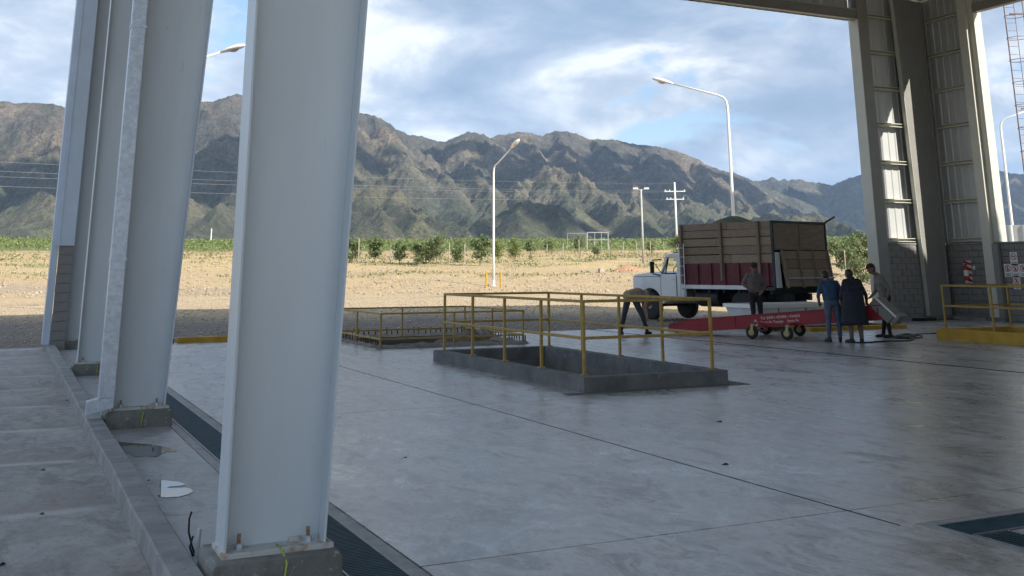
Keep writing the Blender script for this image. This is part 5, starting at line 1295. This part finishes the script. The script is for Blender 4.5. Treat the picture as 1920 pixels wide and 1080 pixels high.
# white goal-like frames
def frame(label, x0, x1, ytop, ybot, dist, bars, r, mid=None):
    a, b = at_dist(x0, ybot, dist), at_dist(x1, ybot, dist); a2, b2 = at_dist(x0, ytop, dist), at_dist(x1, ytop, dist)
    zb = min(a.z, b.z); t = thing('goal_post', label, 'goal', ((a.x+b.x)/2, (a.y+b.y)/2, zb))
    for f in [0, 1]+bars:
        p, q = a.lerp(b, f), a2.lerp(b2, f); MB().tube([p-Vector((0, 0, .6)), q], r if f in (0, 1) else r*.6, 6).build('upright', 'wire_grey', t, world=True)
    MB().tube([a2, b2], r, 6).build('crossbar', 'wire_grey', t, world=True)
    if mid: MB().tube([a.lerp(a2, mid), b.lerp(b2, mid)], r*.8, 6).build('crossbar', 'wire_grey', t, world=True)
frame('white pipe frame like a small goal standing in the green strip', 1101, 1140, 436, 459, 150, [.36, .68], .065, mid=.40)
frame('thin grey pipe frame left of the white one', 1064, 1099, 437.5, 459, 158, [.35], .028)

# ================================================================== OUTDOORS: trees, stakes, vines, stones, grass
def leaf_cloud(mb, pts, size, rr, squash=1.0):
    for p in pts:
        n = Vector((rr.gauss(0, 1), rr.gauss(0, 1), rr.gauss(0, 1)+.5)).normalized(); a = n.orthogonal().normalized(); b = n.cross(a)
        th = rr.uniform(0, 6.28); a, b = a*math.cos(th)+b*math.sin(th), b*math.cos(th)-a*math.sin(th); s = size*rr.uniform(.6, 1.35)
        mb.add([p-a*s, p-b*s*.55, p+a*s, p+b*s*.55], [(0, 1, 2, 3)])
def make_tree(seed, h, w, trunk, nleaf, leaf, loose=False):
    rr = random.Random(seed); wood = MB(); lf = MB()
    lean = Vector((rr.uniform(-.08, .08), rr.uniform(-.08, .08), 0))
    def tp(f): return Vector((lean.x*f*h, lean.y*f*h, h*f))
    wood.tube([tp(0)-Vector((0, 0, .1)), tp(.3), tp(.6), tp(.9)], [.05, .042, .03, .012], 7)
    tips = []
    for k in range(17):
        f = rr.uniform(trunk, .80); s = tp(f); az = rr.uniform(0, 6.283); L = w*rr.uniform(.6, 1.15)*(1.15-.6*abs((f-trunk)/(1-trunk)-.35))
        e = s+Vector((math.cos(az)*L, math.sin(az)*L, L*rr.uniform(.25, .9))); m_ = s.lerp(e, .5)+Vector((0, 0, -.04))
        wood.tube([s, m_, e], [.022, .015, .006], 5); tips.append((s, e))
    tips.append((tp(.7), tp(1.0)))
    P = []
    for s, e in tips:
        for k in range(nleaf//len(tips)):
            f = rr.uniform(.25, 1.08); sp = w*(.20 if not loose else .26); P.append(s.lerp(e, f)+Vector((rr.gauss(0, sp), rr.gauss(0, sp), rr.gauss(0, sp*.9))))
    leaf_cloud(lf, P, .11 if not loose else .095, rr)
    return wood, lf, leaf
PROTO = []
for i, (h, w, tr, nl, leaf, loose) in enumerate(((2.5, .70, .20, 1300, 'leaf_tree', False), (2.3, .85, .16, 1350, 'leaf_tree', False), (2.7, .92, .22, 1500, 'leaf_tree', True), (2.4, .58, .10, 1100, 'leaf_pale', True), (2.2, .78, .12, 1250, 'leaf_tree', True), (1.6, .42, .2, 500, 'leaf_tree', True))):
    PROTO.append(make_tree(50+i, h, w, tr, nl, leaf, loose))
PM = {}
def tree(x, ybase, dist, k, scale, label, name='young_tree', group='young trees along the fence line'):
    p = at_dist(x, ybase, dist); z = zt(p.x, p.y)
    t = thing(name, label, 'tree', (p.x, p.y, z), random.uniform(0, 6.28), group); sc_ = scale*.88; t.scale = (sc_*random.uniform(.95, 1.15), sc_*random.uniform(.95, 1.15), sc_*random.uniform(.95, 1.1))
    if k not in PM:
        wd, lf, leaf = PROTO[k]; a = wd.build('trunk', 'bark', t, fix=False); b = lf.build('crown', leaf, t, fix=False); PM[k] = (a.data, b.data)
    else:
        for nm, me in zip(('trunk', 'crown'), PM[k]):
            o = bpy.data.objects.new(nm, me); COL.objects.link(o); o.parent = t
    return t
row = [(660, 489, 97, 1, .98, 'bushy young tree just right of the nearest column'), (703, 490, 97, 0, 1.08, 'second young tree right of the nearest column'), (749, 492, 96, 0, .93, 'slim young tree, third right of the nearest column'),
       (781, 494, 95, 1, .92, 'dark low young tree, fourth right of the nearest column'), (797, 494, 97, 4, .98, 'pale gappy young tree in the middle of the left row'), (818, 494, 96, 2, .95, 'tallest broad young tree in the middle of the left row'),
       (858, 492, 99, 4, .96, 'small young tree right of the tallest broad one'), (900, 496, 93, 0, 1.14, 'dark pointed young tree just left of the central street lamp'), (934, 482, 104, 3, 1.03, 'bright pale young tree just right of the central street lamp'),
       (966, 481, 108, 3, 1.02, 'second pale young tree right of the central street lamp'), (996, 480, 112, 5, 1.35, 'small round young tree, third right of the central street lamp'),
       (1026, 478, 118, 5, 1.35, 'small young tree between the lamp and the white frame'), (1088, 478, 120, 5, 1.5, 'dark young tree beside the white pipe frame'), (1120, 480, 112, 5, .95, 'tiny young tree in front of the white pipe frame'),
       (1222, 474, 122, 5, 1.1, 'tiny young tree between the two tall poles'), (1272, 478, 108, 1, .98, 'young tree half hidden by the front corner of the truck bed'),
       (1583, 480, 82, 0, 1.0, 'young tree just right of the truck bed'), (1612, 494, 66, 2, .82, 'near young tree with bare trunk between truck and end wall'), (1598, 476, 92, 4, 1.1, 'young tree behind the bare-trunked one'), (1632, 476, 92, 1, 1.05, 'young tree against the door jamb of the end wall'), (1568, 476, 95, 5, 1.4, 'small young tree peeking from behind the truck tail')]
for a in row: tree(*a)
mk = None
for i, (x, y, dist, h) in enumerate([(672, 492, 96, 2.2), (842, 495, 96, 1.9), (871, 494, 97, 1.7), (732, 490, 98, 1.6), (1026, 482, 112, 1.55), (1056, 482, 112, 1.6), (1086, 482, 112, 2.0), (1115, 480, 112, 1.7), (1142, 478, 114, 1.6), (1169, 478, 114, 1.7), (1194, 478, 114, 1.6), (1220, 477, 114, 1.8), (1245, 474, 118, 1.7), (1584, 484, 80, 1.9), (1550, 480, 90, 1.8)]):
    p = at_dist(x, y, dist); z = zt(p.x, p.y)
    if mk is None: o = MB().tube([(0, 0, -.2), (0, 0, 1.0)], .045, 6).build('fence_stake', 'stake'); mk = o.data
    else: o = bpy.data.objects.new('fence_stake', mk); COL.objects.link(o)
    o.location = (p.x, p.y, z); o.scale = (1, 1, h); tag(o, 'thin pale wooden stake standing in the dry strip below the vineyard', 'stake', 'stakes in the dry strip')

def quads_stuff(name, P, N, A, sx, sy, matname, label=None):
    """many small leaf quads as one mesh: centres P, in-plane axes from N and A"""
    N = N/np.linalg.norm(N, axis=1, keepdims=True); U = np.cross(N, A); U /= np.linalg.norm(U, axis=1, keepdims=True); V_ = np.cross(N, U)
    sx = sx[:, None]; sy = sy[:, None]
    v = np.stack([P-U*sx, P-V_*sy*.9, P+U*sx, P+V_*sy], 1).reshape(-1, 3)
    me = bpy.data.meshes.new(name); n = len(P); me.vertices.add(4*n); me.vertices.foreach_set('co', v.astype(np.float32).ravel())
    me.loops.add(4*n); me.loops.foreach_set('vertex_index', np.arange(4*n, dtype=np.int32)); me.polygons.add(n); me.polygons.foreach_set('loop_start', np.arange(0, 4*n, 4, dtype=np.int32))
    me.update(calc_edges=True); me.materials.append(MATS[matname]); o = bpy.data.objects.new(name, me); COL.objects.link(o)
    o['kind'] = 'stuff'
    if label: o['label'] = label
    return o
def sector(n, r0, r1, a0=-2.0, a1=54.0, pw=1.0):
    a = np.radians(rng.uniform(a0, a1, n)); r = r0+(r1-r0)*rng.uniform(0, 1, n)**pw
    return r*np.sin(a), r*np.cos(a)
# vineyard strip: leafy mass
X, Y = sector(60000, 150, 330, pw=.8); rw = np.round(np.hypot(X, Y)/7)*7+rng.normal(0, .7, len(X)); aa = np.arctan2(X, Y); X, Y = rw*np.sin(aa), rw*np.cos(aa)
keep = fbm(X*.06, Y*.06, 3, 91) > -.22; X, Y, rw = X[keep], Y[keep], rw[keep]
hv = (1.45+.8*fbm(X*.12, Y*.12, 3, 93))*np.clip(rw/240, .75, 1.3); Z = zterrain(X, Y)+hv*rng.uniform(.05, 1.0, len(X))**.7
Nn = rng.normal(size=(len(X), 3))+np.array([0, 0, .7]); quads_stuff('vineyard', np.stack([X, Y, Z], 1), Nn, rng.normal(size=(len(X), 3)), rng.uniform(.16, .36, len(X))*rw/220, rng.uniform(.10, .22, len(X))*rw/220, 'leaf_vine', 'green vineyard strip at the mountain foot')
# low shrubs scattered in the dry strip
X, Y = sector(2600, 98, 150); k = fbm(X*.12, Y*.12, 3, 95); kp = k > .12; X, Y = X[kp], Y[kp]
X = np.repeat(X, 9)+rng.normal(0, .28, 9*len(X)); Y = np.repeat(Y, 9)+rng.normal(0, .28, 9*len(Y)); Z = zterrain(X, Y)+rng.uniform(0, .55, len(X))
quads_stuff('scrub', np.stack([X, Y, Z], 1), rng.normal(size=(len(X), 3))+np.array([0, 0, .6]), rng.normal(size=(len(X), 3)), rng.uniform(.06, .15, len(X)), rng.uniform(.05, .10, len(X)), 'green_grass')
# dry grass
X, Y = sector(36000, 62, 140, pw=.8); k = fbm(X*.16, Y*.16, 4, 27)+.35*fbm(X*.6, Y*.6, 3, 97); kp = k > rng.uniform(-.2, .35, len(X)); X, Y = X[kp], Y[kp]
Z = zterrain(X, Y); hh = rng.uniform(.03, .10, len(X)); Nn = np.stack([rng.normal(size=len(X)), rng.normal(size=len(X)), rng.normal(0, .5, len(X))], 1)
quads_stuff('dry_grass', np.stack([X, Y, Z+hh*.7], 1), Nn, np.tile(np.array([[0, 0, 1.]]), (len(X), 1))+rng.normal(0, .25, (len(X), 3)), rng.uniform(.03, .08, len(X)), hh, 'dry_grass')
X, Y = sector(16000, 80, 125); k = fbm(X*.16, Y*.16, 4, 27)-.3*fbm(X*.05, Y*.05, 4, 21); kp = k > .12; X, Y = X[kp], Y[kp]; Z = zterrain(X, Y); hh = rng.uniform(.04, .14, len(X))
Nn = np.stack([rng.normal(size=len(X)), rng.normal(size=len(X)), rng.normal(0, .25, len(X))], 1)
quads_stuff('green_grass', np.stack([X, Y, Z+hh*.7], 1), Nn, np.tile(np.array([[0, 0, 1.]]), (len(X), 1))+rng.normal(0, .25, (len(X), 3)), rng.uniform(.04, .10, len(X)), hh, 'green_grass')
# stones
def stones(name, n, r0, r1, s0, s1, thr, matname='stone', pw=1.0):
    X, Y = sector(n, r0, r1, pw=pw); k = fbm(X*.10, Y*.10, 3, 99)+.4*fbm(X*.5, Y*.5, 2, 98); kp = k > thr; X, Y = X[kp], Y[kp]
    kp = Y > 27.5; X, Y = X[kp], Y[kp]
    Z = zterrain(X, Y); n = len(X); base = np.array([(1, 0, 0), (-1, 0, 0), (0, 1, 0), (0, -1, 0), (0, 0, 1), (0, 0, -.6)], float)
    F = np.array([(0, 2, 4), (2, 1, 4), (1, 3, 4), (3, 0, 4), (2, 0, 5), (1, 2, 5), (3, 1, 5), (0, 3, 5)])
    s = s0*(s1/s0)**(rng.uniform(0, 1, n)**2.2); th = rng.uniform(0, 6.28, n); sc = rng.uniform(.6, 1.3, (n, 3))*np.array([1, 1, .65])
    v = base[None]*(1+rng.uniform(-.3, .3, (n, 6, 1)))*sc[:, None]*s[:, None, None]
    c, si = np.cos(th)[:, None], np.sin(th)[:, None]; vx, vy = v[..., 0]*c-v[..., 1]*si, v[..., 0]*si+v[..., 1]*c
    P = np.stack([vx+X[:, None], vy+Y[:, None], v[..., 2]+Z[:, None]+s[:, None]*.15], -1).reshape(-1, 3)
    q = (F[None]+(np.arange(n)*6)[:, None, None]).reshape(-1, 3)
    me = bpy.data.meshes.new(name); me.vertices.add(len(P)); me.vertices.foreach_set('co', P.astype(np.float32).ravel()); me.loops.add(q.size); me.loops.foreach_set('vertex_index', q.ravel().astype(np.int32))
    me.polygons.add(len(q)); me.polygons.foreach_set('loop_start', np.arange(0, q.size, 3, dtype=np.int32)); me.update(calc_edges=True); me.materials.append(MATS[matname])
    o = bpy.data.objects.new(name, me); COL.objects.link(o); o['kind'] = 'stuff'
stones('stones', 22000, 60, 112, .025, .14, -.05)
stones('gravel', 30000, 27.5, 58, .012, .06, -.3)
p = at_dist(1127, 500, 84); o = MB().box(-.22, .22, -.2, .2, 0, .36, taper=.03).build('boulder', 'stone', bevel=.06); o.location = (p.x, p.y, zt(p.x, p.y)-.02); tag(o, 'single pale squarish boulder on the stony slope left of the truck cab', 'boulder')
p = at_dist(1178, 500, 86); lump('dirt_mound', 'low orange dirt mound on the slope left of the truck mirror', 'mound', (p.x, p.y, zt(p.x, p.y)-.05), 1.5, 1.2, .42, 'orange_dirt', 77)

# ================================================================== OUTDOORS: right edge
t = thing('sheet_fence', 'pale ribbed metal sheet fence beyond the block wall at the right', 'fence', (45, 36, 0))
a = at_dist(1840, 440, 50); b = at_dist(2050, 440, 50)
mb = MB(); L = (b-a); L.z = 0; n = int(L.length/.5); d = L/n; nrm = Vector((L.y, -L.x, 0)).normalized()
for k in range(n):
    p = a+d*k; z1 = at_dist(1900, 422, 50).z
    for (f0, f1, o0, o1) in ((0, .12, 0, .06), (.12, .24, .06, .06), (.24, .36, .06, 0), (.36, 1.0, 0, 0)):
        p0 = p+d*f0+nrm*o0; p1 = p+d*f1+nrm*o1; mb.add([(p0.x, p0.y, 0), (p1.x, p1.y, 0), (p1.x, p1.y, z1), (p0.x, p0.y, z1)], [(0, 1, 2, 3)])
mb.build('sheet', 'fence_sheet', t, world=True)
# caged ladder on a slim tower
lp = at_dist(1940, 330, 43); z0 = 5.2
t = thing('caged_ladder', 'rust-red caged ladder rising at the top right corner', 'ladder', (lp.x, lp.y, 0))
for s in (-.36, .36):
    MB().tube([Vector((lp.x, lp.y, 3.4))+ih*s, Vector((lp.x, lp.y, 16))+ih*s], .022, 6).build('rail', 'cage_red', t, world=True)
for k in range(13):
    z = 5.0+.86*k; pts = [Vector((lp.x, lp.y, z))+ih*(.37*math.cos(q))-fh*(.37*math.sin(q)-.0) for q in np.linspace(0, 2*math.pi, 21)]
    MB().tube(pts, .013, 5).build('hoop', 'cage_red', t, world=True)
for s in (-.2, .2): MB().tube([Vector((lp.x, lp.y, 3.2))+fh*.36+ih*s, Vector((lp.x, lp.y, 16))+fh*.36+ih*s], .014, 6).build('stile', 'cage_red', t, world=True)
for k in range(40): MB().tube([Vector((lp.x, lp.y, 3.4+.31*k))+fh*.36-ih*.2, Vector((lp.x, lp.y, 3.4+.31*k))+fh*.36+ih*.2], .008, 5).build('rung', 'cage_red', t, world=True)
for z in (3.8, 7.5, 11.2, 14.8): MB().bar(Vector((lp.x, lp.y, z))+fh*.36, Vector((lp.x, lp.y, z))+fh*.36+ih*2.6, .06, .06).build('bracket', 'cage_red', t, world=True)
t = thing('water_tank', 'steel tank tower just outside the right edge carrying the caged ladder', 'tank', (lp.x+ih.x*4.0, lp.y+ih.y*4.0, 0))
tk = MB().lathe([(1.6, -.2), (1.6, 15.2), (1.5, 15.6), (.3, 16.4)], 32).build('shell', 'fence_sheet', t); autosmooth(tk, 30)

# unseen silo added to shade the lower sun patch on the end wall
sn = Vector((-SUN_TRAVEL.y*-1, 0, 0)); nl = Vector((SUN_TRAVEL.y, -SUN_TRAVEL.x, 0))
sp_ = Vector((28.75, 24.0, 0))-nl*2.5-SUN_TRAVEL*14.0
t = thing('shade_silo', 'added unseen silo outside the right wall, placed to shade the end wall', 'silo', (sp_.x, sp_.y, -.1))
o = MB().lathe([(2.5, 0), (2.5, 12.7), (2.3, 12.85), (.3, 13.7)], 40).build('shell', 'fence_sheet', t); autosmooth(o, 30)
for k in range(11): MB().lathe([(2.5, .6+k*1.15), (2.54, .64+k*1.15), (2.54, .70+k*1.15), (2.5, .74+k*1.15)], 40).build('hoop', 'galv', t)

# ================================================================== CLOUDS high above, outside the picture, shading parts of the mountain
def cloud(px_, py_, dist, alt, sx, sy, seed):
    g = at_dist(px_, py_, dist); k = (alt-g.z)/math.tan(SUN_EL)
    c = Vector((g.x, g.y, alt))-SUN_TRAVEL*k
    rr = random.Random(seed); bm = bmesh.new()
    for i in range(46):
        a, r = rr.uniform(0, 6.283), rr.uniform(0, 1)**.6
        p = Vector((math.cos(a)*r*sx, math.sin(a)*r*sy, rr.uniform(-.06, .14)*sx)); s = rr.uniform(.10, .24)*sx*(1.15-.6*r)
        bmesh.ops.create_icosphere(bm, subdivisions=2, radius=s, matrix=Matrix.Translation(p) @ Matrix.Diagonal((1, 1, .6, 1)))
    me = bpy.data.meshes.new('cloud'); bm.to_mesh(me); bm.free(); me.materials.append(MATS['cloud'])
    me.polygons.foreach_set('use_smooth', np.ones(len(me.polygons), bool))
    o = bpy.data.objects.new('cloud', me); COL.objects.link(o); o.location = c; tag(o, kind='structure')
for a in ((170, 290, 2100, 1900, 560, 330, 1), (480, 290, 2400, 1950, 420, 260, 2), (1120, 320, 2900, 2000, 560, 420, 3), (1010, 395, 1600, 1800, 190, 150, 4), (1330, 360, 3100, 2100, 560, 420, 5), (1560, 370, 4800, 2200, 1500, 1150, 6), (1250, 420, 1750, 1800, 260, 150, 7), (1180, 300, 3400, 2050, 420, 380, 8)): cloud(*a)

# ================================================================== HAZE
m = bpy.data.materials.new('haze'); m.use_nodes = True; n_, l_ = m.node_tree.nodes, m.node_tree.links
n_.remove(n_['Principled BSDF']); pv = n_.new('ShaderNodeVolumePrincipled'); pv.inputs['Color'].default_value = (.50, .70, 1.0, 1); pv.inputs['Density'].default_value = HAZE; pv.inputs['Anisotropy'].default_value = 0.0
l_.new(pv.outputs[0], n_['Material Output'].inputs['Volume']); MATS['haze'] = m
tag(MB().box(-9000, 9000, -1500, 9000, -12, 960).build('haze', 'haze'), kind='stuff')
